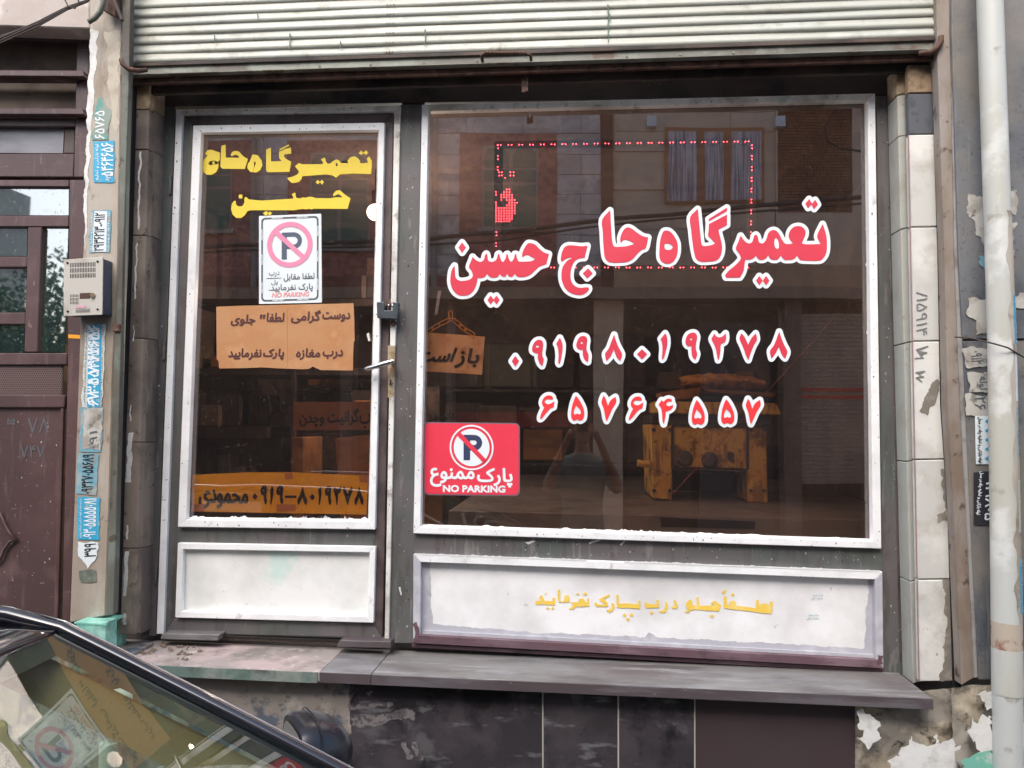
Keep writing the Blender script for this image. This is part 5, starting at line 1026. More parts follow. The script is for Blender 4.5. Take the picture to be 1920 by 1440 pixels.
for t_, qd_, m_2, b_2 in (('۰۹۱۲-۲۹۳۶۲۱۳', vu(178, 197, 399, 470, -3), M_ink, .5), ('لوله بازکنی و تخلیه چاه', vu(170, 175, 399, 470, -2), M_wv, .05), ('شبانه روزی', vu(202, 206.5, 399, 470, -2), M_wv, .05)):
    text('print', t_, qd_, m_2, YN - .0042, [r for r in ROOTS if r.type == 'EMPTY'][-1], b_2 * .4, cell=.45)
sticker('long cyan sticker with white digits just below the intercom', [(160, 609), (197, 607), (195, 700), (190, 763), (152, 763), (156, 690)], mat('white_edge_sticker', c3(200, 206, 204), .6), [('۰۹۳۵۵۴۶۴۶۵۶', vu(166, 187, 610, 762, -3), M_wv, .7)], sd=4)
ink('band', [ccw([(167, 609), (191, 608), (188, 763), (163, 763)])], M_blue, YN - .0033, [r for r in ROOTS if r.type == 'EMPTY'][-1], 0, 1)
for t_, qd_, m_2, b_2 in (('۰۹۳۵۵۴۶۴۶۵۶', vu(168, 187, 612, 685, -2), M_wv, .7), ('۶۷۰۰۴۰۷', vu(166, 186, 688, 760, -1), M_wv, .7), ('لوله بازکنی و تخلیه چاه مکسدان لوله بازکنی', vu(159, 164.5, 612, 760, -4), M_ink, .05), ('تماس ۰۹۳۰۵۵۵۵۰۸۱ فوری', vu(191.5, 195, 612, 760, -4), M_inkg, .05)):
    text('print', t_, qd_, m_2, YN - .0046, [r for r in ROOTS if r.type == 'EMPTY'][-1], b_2 * .4, cell=.45)
sticker('washed out white sticker with cyan corner, middle of the pilaster', [(152, 765), (193, 764), (190, 848), (149, 846)], M_blue2, [], sd=5)
ink('sheet', [ccw(rag([(158, 767), (192, 766), (189, 842), (153, 840)], 1.2, 6, 9))], M_torn, YN - .0034, [r for r in ROOTS if r.type == 'EMPTY'][-1], 0, 1)
text('print', '۰۹۱', vu(168, 182, 808, 842), M_inkg, YN - .0046, [r for r in ROOTS if r.type == 'EMPTY'][-1], .2)
sticker('pale sticker with black digits 0932 7055689', [(146, 850), (186, 851), (180, 928), (142, 926)], M_blue2, [('۰۹۳۲۷۰۵۵۶۸۹', vu(155, 176, 852, 925, -3), M_ink, .6)], sd=6)
sticker('deep cyan sticker with row of white fives', [(146, 932), (188, 933), (185, 1012), (145, 1012)], M_blue, [('۰۹۳۰۵۵۵۵۵۰۸۱', vu(158, 181, 935, 1010, -2), M_wv, .6), ('تخلیه چاه و لوله بازکنی شبانه روزی', vu(149, 154, 935, 1008, -1), M_wv, .1)], sd=7)
sticker('white sticker scrap with the digits 399', [(145, 1017), (184, 1017), (183, 1042), (164, 1064), (146, 1040)], M_sheet, [('۳۹۹', vu(158, 180, 1019, 1044), M_ink, .5)], sd=8, ragamp=1.4)
sticker('small smeared grey green sticker, lowest on the pilaster', [(149, 1070), (178, 1068), (180, 1092), (151, 1093)], mat('green_grey_sticker', c3(96, 104, 92), .7, [Ly(c3(130, 136, 122), 16, .5, .65, .8)]), [], sd=12, ragamp=1.5)

# ================================================================== LED sign inside the window
led = thing('led_sign', 'red dotted LED border sign glowing behind the window pane', 'sign')
M_led = mat('red_led', c3(255, 60, 70), .4, emit=(1.0, .05, .08, 22))
YE = .10
mb = MB()
def dot(u, v, r_=.0018): mb.disc(W(u, v, YE - .001), r_, 8)
for k in range(24): 
    u = 933 + k * 20.2; v = 272 - k * .30; dot(u, v); dot(u + 6, v)
for k in range(24):
    u = 1013 + k * 20.2
    if u < 1410: dot(u, 501.5); dot(u + 6, 501.5)
for k in range(12):
    v = 272 + k * 20.4
    if v < 470: dot(1410 - k * .25, v); dot(1410 - k * .25, v + 6)
    if not (330 < v < 425): dot(934 - k * .4, v); dot(934 - k * .4, v + 6)
rows = {0: '    xx', 1: 'x  xxx', 2: 'x xxxxx', 3: '  xxxxx', 4: '  x xxxx', 5: 'x    xxxx', 6: 'x   xxxx', 7: 'xxxxxxxx', 8: 'xxxxxxxx', 9: 'xxxxxxxx', 10: 'xxxxxxx', 11: 'xxxxxxx', 12: 'xxxxxx'}
for r_, s_ in rows.items():
    for c_, x in enumerate(s_):
        if x == 'x': dot(930 + c_ * 5.0, 355 + r_ * 5.0)
for u, v in ((936, 323), (941, 323), (957, 323), (963, 323), (936, 329), (941, 329), (957, 329), (963, 329), (947, 333)): dot(u, v)
mb.build('led_dots', M_led, led, kind='stuff')
q('circuit_board', [(922, 262), (1422, 256), (1420, 512), (920, 516)], YE + .004, .01, mat('led_board', c3(30, 22, 24), .6), led, 0) if False else None
frame(led, [(927, 264), (1418, 258), (1416, 508), (924, 508)], [(943, 278), (1402, 273), (1400, 495), (940, 495)], YE, .012, [mat('led_board', c3(70, 52, 52), .6)] * 4, 'board_strip')

# ================================================================== inside the workshop
YM = 1.1
mc = thing('yellow_machine', 'worn yellow steel machine stand with two legs seen through the window', 'machine')
def mq(name, px, m, Y=YM, d=.1, bev=.006): return q(name, px, Y, d, m, mc, bev)
mq('leg', [(1219, 796), (1261, 796), (1260, 938), (1224, 935)], M_machine, YM, .5)
mq('leg', [(1403, 800), (1437, 802), (1440, 944), (1402, 942)], M_machine, YM, .5)
mq('front_panel', [(1262, 798), (1402, 802), (1401, 880), (1262, 876)], M_machine, YM + .02, .03)
for u, v in ((1284, 860), (1330, 863)): MB().tube([W(u, v, YM + .02), W(u, v, YM - .03)], [.045, .03], 18).build('knob', M_machd, mc)
mq('cross_bar', [(1226, 752), (1456, 756), (1466, 778), (1226, 775)], M_machine, YM - .05, .3)
mq('shelf_edge', [(1220, 777), (1446, 780), (1446, 797), (1220, 795)], M_machd, YM - .01, .5)
MB().tube([W(1195, 868, YM + .1), W(1222, 872, YM + .1)], .02, 10).build('bolt', M_machine, mc)
mq('lower_brace', [(1262, 878), (1402, 882), (1402, 886), (1262, 882)], M_machd, YM + .01, .02)
mq('panel_shade_sheet', [(1262, 886), (1402, 888), (1402, 925), (1262, 920)], M_ink, YM + .3, .02, 0)  # black sheet added for the shade below the front panel
for u in (1226, 1256, 1408, 1432):
    for v in (806, 920): MB().tube([W(u, v, YM), W(u, v, YM - .012)], .011, 6).build('bolt', M_machd, mc)
for u0, u1 in ((1258, 1263), (1400, 1405)): mq('panel_seam', [(u0, 799), (u1, 799), (u1, 880), (u0, 880)], M_machd, YM - .002, .01, 0)
mq('spring_bracket', [(1366, 846), (1378, 850), (1376, 868), (1364, 860)], M_machd, YM + .0, .02)
fb = thing('foam_slab', 'brown fluffy foam slab lying on boards on top of the yellow machine', 'foam')
ink_ = MB(); rnd = random.Random(3)
def foam(a, b):
    from mathutils import noise as nz
    u = 1272 + a * 156; v = 730 - b * 30 * (1 - abs(a - .45) ** 2 * 1.2); p = W(u, v, YM + .05)
    n_ = nz.noise(Vector((a * 12, b * 4, 2))) * .012; return (p[0], p[1] - math.sin(b * math.pi) * .10 + n_, p[2] + n_)
ink_.grid(foam, 60, 16).build('slab', M_foam, fb, smooth=True)
bd = thing('board', 'two loose wooden boards lying across the yellow machine', 'board')
q('plank', [(1238, 736), (1315, 725), (1311, 745), (1245, 752)], YM - .02, .25, M_wood, bd, .003)
q('plank', [(1318, 728), (1454, 738), (1452, 745), (1322, 734)], YM - .02, .25, M_wood, bd, .003)
st_ = thing('bench', 'low concrete bench block inside the window carrying the machine', 'bench')
z_ = W(1300, 940, YM)[2]
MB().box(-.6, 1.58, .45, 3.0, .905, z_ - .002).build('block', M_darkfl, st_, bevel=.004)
q('recess_shade', [(1238, 970), (1416, 978), (1416, 992), (1240, 988)], .446, .01, M_ink, st_, 0)  # flat black plate on the block face, painted as a hollow's shade
rr_ = thing('stretched_cord', 'thin rusty cord running diagonally in front of the yellow machine', 'cord')
MB().tube([W(1252, 935, .5), W(1380, 800, .5), W(1560, 600, .5)], .0016, 6).build('strand', mat('rusty_cord', c3(170, 84, 50), .6), rr_)
# dim shelves and things behind the door
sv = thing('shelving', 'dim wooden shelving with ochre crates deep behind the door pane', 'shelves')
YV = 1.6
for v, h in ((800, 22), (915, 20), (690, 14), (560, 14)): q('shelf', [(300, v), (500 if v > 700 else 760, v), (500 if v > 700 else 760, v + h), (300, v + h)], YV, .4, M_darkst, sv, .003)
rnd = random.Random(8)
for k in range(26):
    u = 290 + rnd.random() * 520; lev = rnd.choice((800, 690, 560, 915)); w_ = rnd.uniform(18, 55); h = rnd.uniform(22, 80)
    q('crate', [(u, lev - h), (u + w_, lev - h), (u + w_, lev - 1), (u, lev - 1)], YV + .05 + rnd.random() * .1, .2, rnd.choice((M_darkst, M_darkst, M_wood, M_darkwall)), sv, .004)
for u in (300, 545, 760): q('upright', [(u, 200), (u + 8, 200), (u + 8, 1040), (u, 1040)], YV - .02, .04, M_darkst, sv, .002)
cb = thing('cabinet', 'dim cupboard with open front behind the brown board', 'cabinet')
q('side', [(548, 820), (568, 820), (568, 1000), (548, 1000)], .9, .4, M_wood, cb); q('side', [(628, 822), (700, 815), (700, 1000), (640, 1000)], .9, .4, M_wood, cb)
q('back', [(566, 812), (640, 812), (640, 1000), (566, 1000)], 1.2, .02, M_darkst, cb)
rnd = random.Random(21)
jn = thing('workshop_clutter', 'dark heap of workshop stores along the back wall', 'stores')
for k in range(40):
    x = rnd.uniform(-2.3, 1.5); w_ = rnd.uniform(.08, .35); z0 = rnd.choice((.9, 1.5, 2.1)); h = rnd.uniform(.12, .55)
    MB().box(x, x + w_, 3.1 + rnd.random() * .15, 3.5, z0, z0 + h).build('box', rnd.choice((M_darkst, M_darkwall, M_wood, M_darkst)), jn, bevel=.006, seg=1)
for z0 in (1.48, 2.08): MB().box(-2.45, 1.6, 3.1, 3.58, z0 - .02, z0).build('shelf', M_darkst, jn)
lt = thing('ceiling_lamp', 'lit round white bulb hanging inside behind the right edge of the door pane', 'lamp')
LP = W(703, 398, 1.0)
mb = MB()
def sph(c, r_, n=12): return lambda a, b: (c[0] + r_ * math.cos(2 * math.pi * a) * math.sin(math.pi * b), c[1] + r_ * math.sin(2 * math.pi * a) * math.sin(math.pi * b), c[2] + r_ * math.cos(math.pi * b))
mb.grid(sph(LP, .046), 20, 12).build('bulb', mat('lit_bulb', (1, 1, 1), .4, emit=(1, .97, .9, 2.4)), lt, smooth=True)
MB().tube([LP + np.array([0, 0, .045]), LP + np.array([0, 0, .12])], .02, 10).build('socket', M_ink, lt); MB().tube([LP + np.array([0, 0, .12]), [LP[0], LP[1], ZC]], .004, 6).build('flex', M_ink, lt)
pl_ = bpy.data.lights.new('unseen_fill_light', 'POINT'); pl_.energy = 18; pl_.color = (1, .95, .86); pl_.shadow_soft_size = .012
po = bpy.data.objects.new('unseen_fill_light', pl_); COL.objects.link(po); po.location = W(776, 560, 1.15)  # unseen fill light added away from the bulb, hidden behind the post
# ================================================================== parked car
M_cpaint = mat('black_car_paint', c3(26, 27, 34), .12, [Ly(c3(44, 46, 54), 9, .5, .75, .4)], None, coat=1)
M_ctrim = mat('black_car_trim', c3(20, 20, 22), .4)
M_ctan = mat('reflection_tan_trim', c3(124, 98, 66), .8, [Ly(c3(104, 82, 56), 4, .5, .7, .7)])
M_cint = mat('dark_car_interior', c3(46, 44, 44), .8)
M_seat = mat('car_seat_cloth', c3(70, 68, 66), .9)
M_tyre = mat('tyre_rubber', c3(24, 24, 24), .8)
M_dust = None
car = thing('parked_car', 'black parked car, its dusty windscreen and roof edge at the lower left corner', 'car')
XT, ZT, XB, ZB, YC = -1.13, 1.335, -.30, .930, -2.10       # windscreen top and bottom, centre line of the car
def hw(t): return .655 + .075 * t
def ws(s, t, e=0.0):        # s -1..1 across (+1 is the shop side), t 0 top .. 1 bottom
    x = XT + (XB - XT) * t + (.03 + .10 * t) * (1 - s * s); z = ZT + (ZB - ZT) * t + (.004 + .006 * (1 - s * s)) * math.sin(math.pi * t) + .004 * (1 - s * s) * (1 - t)
    return (x + e * .46, YC + s * hw(t), z + e * .89)
MB().grid(lambda a, b: ws(2 * a - 1, b), 40, 20).build('windscreen', G_car, car, smooth=True)
# dotted black rim behind the glass edge
mb = MB(); mb.grid(lambda a, b: ws(1 - a * .12, b, -.004), 4, 20); mb.grid(lambda a, b: ws(-1 + a * .07, b, -.004), 4, 20); mb.grid(lambda a, b: ws(2 * a - 1, b * .06, -.004), 30, 3); mb.build('glass_rim', M_ctrim, car, smooth=True)
# inner pillar trim, its tan painted after the paper notice's reflection in the glass
def pil_in(sg):
    def f(a, b):
        p = ws(sg * (1 - .10 - a * .11), b, -.02 - .05 * a); return p
    return f
mb = MB(); mb.grid(pil_in(1), 6, 20); mb.grid(pil_in(-1), 6, 20); mb.build('pillar_trim', M_ctan, car, smooth=True)
# outer pillars: rounded black bar along the windscreen side
for sg in (1, -1):
    path = [Vector(ws(sg, t)) + Vector((0, sg * .018, .002)) for t in [i / 14 for i in range(15)]]
    path = [Vector((-2.6, YC + sg * .62, 1.355)), Vector((-2.0, YC + sg * .655, 1.392)), Vector((-1.45, YC + sg * .672, 1.380)), Vector((-1.25, YC + sg * .672, 1.362))] + path[0:] + [Vector((XB + .12, YC + sg * (hw(1) + .03), ZB - .03))]
    MB().tube(path, [.02] * 4 + [.017] * 15 + [.02], 12).build('pillar', M_cpaint, car, smooth=True)
    MB().tube([p + Vector((0, sg * .012, .013)) for p in path], .0025, 6).build('drip_strip', M_chrome if sg == 1 else M_ctrim, car, smooth=True)
# roof
def roof(a, b):
    s = 2 * a - 1; x = XT - .0 - b * 1.5; return (x + .03 * (1 - s * s) * (1 - b) , YC + s * (.675 - .02 * b), 1.335 + .05 * math.sin(min(1, b * 1.3) * math.pi * .55) + .045 * (1 - s * s) * min(1, b * 3) + (.022 * 0))
MB().grid(roof, 24, 16).build('roof', M_cpaint, car, smooth=True, solid=.012)
# rear window
MB().grid(lambda a, b: (-2.6 - b * .62, YC + (2 * a - 1) * (.63 + .05 * b), 1.38 - b * .42 + .02 * (1 - (2 * a - 1) ** 2)), 10, 6).build('rear_window', G_car, car, smooth=True)
# lower body as lofted sections
secs = [(-4.05, .55, .60, .35), (-3.98, .74, .82, .26), (-3.7, .80, .95, .22), (-3.2, .835, .965, .2), (-2.2, .85, .955, .2), (-1.2, .85, .95, .2), (-.35, .845, .93, .2), (.2, .83, .90, .2), (.6, .80, .84, .22), (.78, .70, .74, .26), (.84, .5, .6, .33)]
def sec(x, w_, zt, zb_): 
    r = .10; top = [(-w_ + r * 1.3, zt), (-w_ + .03, zt - .04), (-w_, zt - .12), (-w_ - .012, (zt + zb_) / 2), (-w_ + .02, zb_ + .05), (-w_ + .1, zb_)]
    L_ = top[::-1]; Rr = [(-y, z) for y, z in top]
    return [(x, YC + y, z) for y, z in L_] + [(x, YC - w_ * .5, zt + .012), (x, YC, zt + .018), (x, YC + w_ * .5, zt + .012)] + [(x, YC + y, z) for y, z in Rr]
# the floor pan and sides; the top is open between windscreen foot and rear window
for nm, sel, top in (('bonnet', (6, 11), True), ('boot', (0, 4), True), ('body_side', (3, 7), False)):
    mb = MB(); ss = [sec(*secs[i]) for i in range(*sel)]; n = len(ss[0]); 
    for s_ in ss: mb.v += s_
    for i in range(len(ss) - 1):
        for k in range(n):
            k2 = (k + 1) % n
            if not top and 5 <= k <= 8: continue
            mb.f.append((i * n + k, i * n + k2, (i + 1) * n + k2, (i + 1) * n + k))
    if nm != 'body_side': mb.f.append(tuple(range(n))) if nm == 'boot' else mb.f.append(tuple((len(ss) - 1) * n + k for k in range(n)))
    mb.build(nm, M_cpaint, car, smooth=True)
MB().box(-.42, -.28, YC - .72, YC + .72, .90, .925).build('scuttle', M_ctrim, car, bevel=.004)
for sg in (1, -1):
    MB().add([(-1.15, YC + sg * .675, 1.345), (-2.5, YC + sg * .66, 1.36), (-2.75, YC + sg * .80, .965), (-.48, YC + sg * .80, .95)], [(0, 1, 2, 3)]).build('side_window', G_side, car)
    MB().tube([(-1.9, YC + sg * .672, 1.37), (-1.86, YC + sg * .80, .95)], .03, 8).build('centre_pillar', M_ctrim, car)
    for x in (-3.25, -.0):
        wh = MB().tube([(x, YC + sg * .66, .31), (x, YC + sg * .845, .31)], .31, 28).build('wheel', M_tyre, car, bevel=.02, smooth=False)
        MB().tube([(x, YC + sg * .84, .31), (x, YC + sg * .86, .31)], [.2, .18], 20).build('rim', M_alu, wh)
MB().box(-3.3, -.45, YC - .78, YC + .78, .24, .30).build('floor_pan', M_cint, car)
MB().grid(lambda a, b: (-.95 + .60 * b, YC + (2 * a - 1) * .74, .86 + .02 * math.sin(b * 3) + .0 * a), 12, 8).build('dashboard', M_cint, car, smooth=True, solid=.04)
for sg in (.38, -.38):
    MB().box(-1.95, -1.45, YC + sg - .24, YC + sg + .24, .30, .55).build('seat', M_seat, car, bevel=.05); MB().add([(-1.98, YC + sg - .24, .5), (-1.98, YC + sg + .24, .5), (-2.2, YC + sg + .22, 1.12), (-2.2, YC + sg - .22, 1.12), (-1.84, YC + sg - .24, .5), (-1.84, YC + sg + .24, .5), (-2.08, YC + sg + .22, 1.12), (-2.08, YC + sg - .22, 1.12)], [(0, 1, 2, 3), (4, 7, 6, 5), (0, 4, 5, 1), (3, 2, 6, 7), (0, 3, 7, 4), (1, 5, 6, 2)]).build('seat_back', M_seat, car, bevel=.05)
# door mirror on the shop side
mx, my, mz = -.640, YC + .94, .992
mb = MB(); NS = 14
for i in range(NS + 1):
    t = i / NS; y = my - .105 + .21 * t; k = (1 - abs(2 * t - 1) ** 3.2) ** .5 * .62 + .38 if 0 < i < NS else .36
    ring = [(mx - .062, y, mz - .085 * k)]
    ring += [(mx - .062, y, mz + .078 * k), (mx - .050, y, mz + .086 * k)]
    for q_ in range(1, 12):
        an = math.pi / 2 * (1 - q_ / 11 * 1.75); ring.append((mx - .05 + .135 * k * math.cos(an) ** .9 if math.cos(an) > 0 else mx - .05 , y, mz + .086 * k * math.sin(an)))
    mb.v += ring; n = len(ring)
for i in range(NS):
    for k in range(n): mb.f.append((i * n + k, i * n + (k + 1) % n, (i + 1) * n + (k + 1) % n, (i + 1) * n + k))
mb.f.append(tuple(range(n))[::-1]); mb.f.append(tuple(NS * n + k for k in range(n)))
def mrot(v, an=math.radians(36)):
    x, y = (v[0] - mx) * .95, (v[1] - my) * .95; return (mx + x * math.cos(an) - y * math.sin(an), my + x * math.sin(an) + y * math.cos(an), v[2])
mb.v = [mrot(v) for v in mb.v]
mh = mb.build('door_mirror', mat('mirror_housing_plastic', c3(30, 33, 42), .3), car, smooth=True); eb = mh.modifiers.new('edge', 'EDGE_SPLIT'); eb.split_angle = math.radians(50)
MB().add([mrot((mx - .0640, my + .094 * abs(math.cos(2 * math.pi * k / 20)) ** .6 * (1 if math.cos(2 * math.pi * k / 20) > 0 else -1), mz - .003 + .068 * abs(math.sin(2 * math.pi * k / 20)) ** .6 * (1 if math.sin(2 * math.pi * k / 20) > 0 else -1))) for k in range(20)], [tuple(range(20))]).build('mirror_glass', M_chrome, mh)
ms_ = MB()
ms_.tube([mrot((mx - .015, my - .108 + .216 * k / 16, mz + (.088 * ((1 - abs(2 * k / 16 - 1) ** 3.2) ** .5 * .62 + .38) if 0 < k < 16 else .04))) for k in range(17)], .0016, 6, False)
ms_.build('mirror_seam', M_ctrim, mh)
MB().tube([(mx - .0, my - .08, mz - .05), (mx + .01, my - .22, mz - .07)], [.03, .035], 10).build('mirror_arm', M_ctrim, mh, smooth=True)
# arcs wiped in the dust
dm = bpy.data.materials.new('wiper_dust'); dm.use_nodes = True; N = dm.node_tree.nodes; L = dm.node_tree.links; N.remove(N['Principled BSDF'])
a1 = N.new('ShaderNodeBsdfTransparent'); a2 = N.new('ShaderNodeBsdfDiffuse'); a2.inputs[0].default_value = (.62, .64, .56, 1); ax = N.new('ShaderNodeMixShader'); tn = N.new('ShaderNodeTexNoise'); tn.inputs['Scale'].default_value = 30
r5 = N.new('ShaderNodeMapRange'); r5.inputs['From Min'].default_value = .35; r5.inputs['From Max'].default_value = .7; r5.inputs['To Min'].default_value = .06; r5.inputs['To Max'].default_value = .34
L.new(tn.outputs[0], r5.inputs[0]); L.new(r5.outputs[0], ax.inputs[0]); L.new(a1.outputs[0], ax.inputs[1]); L.new(a2.outputs[0], ax.inputs[2]); L.new(ax.outputs[0], N['Material Output'].inputs[0]); MATS['wiper_dust'] = dm
for R_, w_ in ((.60, .012), (.52, .009), (.45, .014), (.36, .006)):
    def arc(a, b):
        an = math.radians(28 + a * 120); rr = R_ + (b - .5) * w_ * 2
        du = rr * math.cos(an); dv = rr * math.sin(an); t = max(.02, 1.0 - dv / .95); s = max(-.98, min(.93, (.12 + du) / hw(t))); return ws(s, t, .003)
    MB().grid(arc, 40, 2).build('wiper_arc', dm, car, smooth=True)
# ---- white waste pipe with elbow low on the wall behind the car
wp = thing('waste_pipe', 'short white waste pipe with elbow on the plaster wall, seen through the car glass', 'pipe')
def thr(u, v, Y): return W(u, v, Y)
MB().tube([thr(240, 1306, YL - .02), thr(222, 1310, YL - .05), thr(208, 1325, YL - .075), thr(205, 1350, YL - .08), thr(206, 1368, YL - .08)], [pr(20)] * 5, 18).build('elbow', M_pvc, wp, smooth=True)
MB().tube([thr(204, 1392, YL - .08), thr(200, 1600, YL - .08)], pr(17), 18).build('pipe', M_pvc, wp, smooth=True)

# ================================================================== the other side of the street (seen mirrored in the panes)
YO = 7.5
M_marb = mat('grey_marble_cladding', c3(204, 200, 198), .4, [Ly(c3(172, 168, 168), 2.2, .45, .62, .9, (1, 1, 1.6)), Ly(c3(226, 222, 218), 3.3, .56, .66, .7, (1.6, 1, 1))])
M_marb2 = mat('pale_marble_cladding', c3(218, 214, 208), .4, [Ly(c3(160, 154, 150), 2.6, .47, .6, .9, (1, 1, 1.6))])
M_pinkg = mat('red_granite_surround', c3(176, 112, 100), .4, [Ly(c3(122, 70, 62), 12, .45, .6, .8)])
M_beig = mat('beige_stone_facade', c3(214, 194, 172), .6, [Ly(c3(198, 176, 154), 2, .45, .66, .8)])
M_brick = mat('brown_brick', c3(142, 98, 70), .85, [Ly(c3(112, 74, 54), 4, .45, .62, .9), Ly(c3(166, 126, 96), 7, .58, .7, .7)])
M_grn = mat('green_window_glass', c3(66, 110, 96), .2)
M_frm = mat('grey_window_frame', c3(150, 144, 140), .5)
M_wfrm = mat('wood_brown_frame', c3(176, 120, 76), .5)
M_curt = mat('net_curtain', c3(214, 210, 218), .9, [Ly(c3(130, 124, 132), 14, .45, .6, .9, (4, 1, .1))])
def mq_(name, px, m, par, d=.1, out=0.0, bev=0):
    pts = [MW(u, v, YO) for u, v in px]; pts = [(p[0], p[1] + out, p[2]) for p in pts]      # out: towards the street
    return MB().prism(pts, -d).build(name, m, par, bevel=bev, seg=1)
R_ = lambda u0, v0, u1, v1: [(u0, v0), (u1, v0), (u1, v1), (u0, v1)]
b1 = thing('marble_house', 'marble clad house across the street with green arched windows', 'building')
def cour(par, u0, u1, v0, v1, wu, hv, mats, seed, holes=()):
    rnd = random.Random(seed); groups = {}
    v = v0; k = 0
    while v < v1 - 1:
        vv = min(v + hv, v1); u = u0 - (k % 2) * wu * .5
        while u < u1:
            a, b = max(u, u0), min(u + wu, u1)
            if b - a > 4 and not any(h[0] < (a + b) / 2 < h[2] and h[1] < (v + vv) / 2 < h[3] for h in holes):
                mm = rnd.choice(mats); g_ = groups.setdefault(mm.name, (mm, MB())); o_ = rnd.uniform(0, .008)
                pts = [MW(p, q_, YO) for p, q_ in R_(a + .6, v + .6, b - .6, vv - .6)]; g_[1].prism([(p[0], p[1] + .02 + o_, p[2]) for p in pts], -.05)
            u += wu
        v = vv; k += 1
    for mm, g_ in groups.values(): g_.build('cladding', mm, par, kind='stuff')
mq_('wall', R_(290, 30, 1128, 562), mat('grey_wall_body', c3(130, 126, 122), .8), b1, .3)
cour(b1, 332, 1126, 60, 545, 108, 38, [M_marb, M_marb, M_marb2], 4)
for (u0, v0, u1, v1) in ((905, 275, 1010, 430), (583, 288, 692, 466), (384, 288, 436, 434)):
    mq_('surround', R_(u0 - 44, v0 - 24, u1 + 34, min(v1 + 110, 560)), M_pinkg, b1, .04, .045)
    mq_('window', R_(u0, v0, u1, v1), M_frm, b1, .03, .06)
    nn = 2 if u1 - u0 > 60 else 1; ww = (u1 - u0) / nn
    for i in range(nn):
        a, b = u0 + i * ww + 4, u0 + (i + 1) * ww - 4; hh = v1 - v0
        mq_('pane', [(a, v0 + 16), (a + 9, v0 + 5), (b - 9, v0 + 5), (b, v0 + 16), (b, v0 + hh * .26), (a, v0 + hh * .26)], M_grn, b1, .01, .072)
        mq_('pane', R_(a, v0 + hh * .29, b, v0 + hh * .42), M_grn, b1, .01, .072); mq_('pane', R_(a, v0 + hh * .46, b, v1 - 5), M_grn, b1, .01, .072)
    mq_('sill', R_(u0 - 8, v1, u1 + 8, v1 + 7), M_frm, b1, .1, .12)
for u in (814, 474): MB().tube([MW(u, 40, YO - .12), MW(u, 560, YO - .12)], .045, 10).build('rain_pipe', M_frm, b1, smooth=True)
b2 = thing('beige_house', 'beige stone house across the street with a brown framed window', 'building')
mq_('wall', R_(1128, 30, 1456, 562), M_beig, b2, .3)
cour(b2, 1150, 1454, 60, 545, 220, 37, [M_beig], 9, [(1240, 232, 1436, 385)])
mq_('corner_post', R_(1128, 30, 1148, 545), mat('rusty_corner', c3(110, 76, 60), .8), b2, .1, .06)
mq_('window', R_(1247, 238, 1434, 382), M_wfrm, b2, .04, .05)
for a, b in ((1252, 1306), (1320, 1356), (1370, 1428)): mq_('pane', R_(a, 246, b, 378), M_curt, b2, .01, .064)
for a in (1212, 1452): mq_('vent_box', R_(a, 222, a + 18, 241), M_sheet, b2, .1, .14)
b3 = thing('brick_house', 'brown brick house across the street with beige edges', 'building')
mq_('wall', R_(1456, 30, 2300, 562), M_brick, b3, .3)
for (a, b) in ((1456, 1460), (1598, 1640)): mq_('edge', R_(a, 30, b, 545), M_beig, b3, .05, .03)
mq_('band', R_(1456, 400, 2300, 545), M_beig, b3, .05, .035); mq_('wall', R_(1640, 30, 2300, 400), M_beig, b3, .05, .028)
mbk = MB(); rnd = random.Random(2)
for j in range(26):
    for i in range(11):
        u = 1461 + i * 12.6 + (j % 2) * 6.3 - 3; v = 100 + j * 11.6
        if u + 11.6 < 1598: pts = [MW(p, q_, YO) for p, q_ in R_(max(u, 1460.5), v, u + 11.6, v + 4.9)] ; mbk.prism([(p[0], p[1] + .015 + rnd.random() * .006, p[2]) for p in pts], -.03)
        if u + 11.6 < 1598: pts = [MW(p, q_, YO) for p, q_ in R_(max(u, 1460.5), v + 5.8, u + 11.6, v + 10.7)] ; mbk.prism([(p[0], p[1] + .015 + rnd.random() * .006, p[2]) for p in pts], -.03)
mbk.build('brick_courses', M_brick, b3, kind='stuff')
b4 = thing('shop_row', 'row of small shops at street level across the street', 'building')
zg = .1
mq_('fascia', R_(260, 545, 2300, 566), mat('street_fascia', c3(150, 132, 116), .6), b4, .5, .3)
mq_('canopy_board', R_(1150, 500, 1640, 545), mat('beige_fascia', c3(186, 158, 132), .6), b4, .06, .12)
mq_('canopy_board', R_(330, 520, 1128, 545), mat('red_brown_fascia', c3(128, 82, 72), .6), b4, .06, .10)
mq_('back_wall', R_(210, 500, 2300, 1060), mat('dark_shop_inside', c3(44, 38, 36), .8), b4, .1, -1.2)
for a, b in ((1112, 1168), (1468, 1500), (1626, 1660), (640, 662), (330, 350), (840, 850)): mq_('pier', R_(a, 566, b, 1040), M_beig if a == 1112 else mat('grey_pier', c3(110, 98, 90), .7), b4, .3, .1)
stt = R_(1500, 590, 1626, 905); mq_('shutter', stt, mat('grey_shop_shutter', c3(156, 146, 136), .5), b4, .04, .04)
ms = MB()
for k in range(40):
    pts = [MW(p, q_, YO) for p, q_ in R_(1500, 590 + k * 7.8, 1626, 590 + k * 7.8 + 5.6)]; ms.prism([(p[0], p[1] + .055, p[2]) for p in pts], -.015)
ms.build('shutter_ribs', mat('grey_shop_shutter', (0, 0, 0)), b4)
for v in (726, 740): mq_('red_stripe', R_(1501, v, 1625, v + 7), mat('red_stripe_paint', c3(190, 60, 50), .5), b4, .01, .068)
mq_('door_panel', R_(1180, 600, 1300, 1000), M_darkst, b4, .05, -.2); mq_('door_panel', R_(1320, 600, 1460, 1000), mat('blue_grey_door', c3(70, 72, 80), .4), b4, .05, -.3)
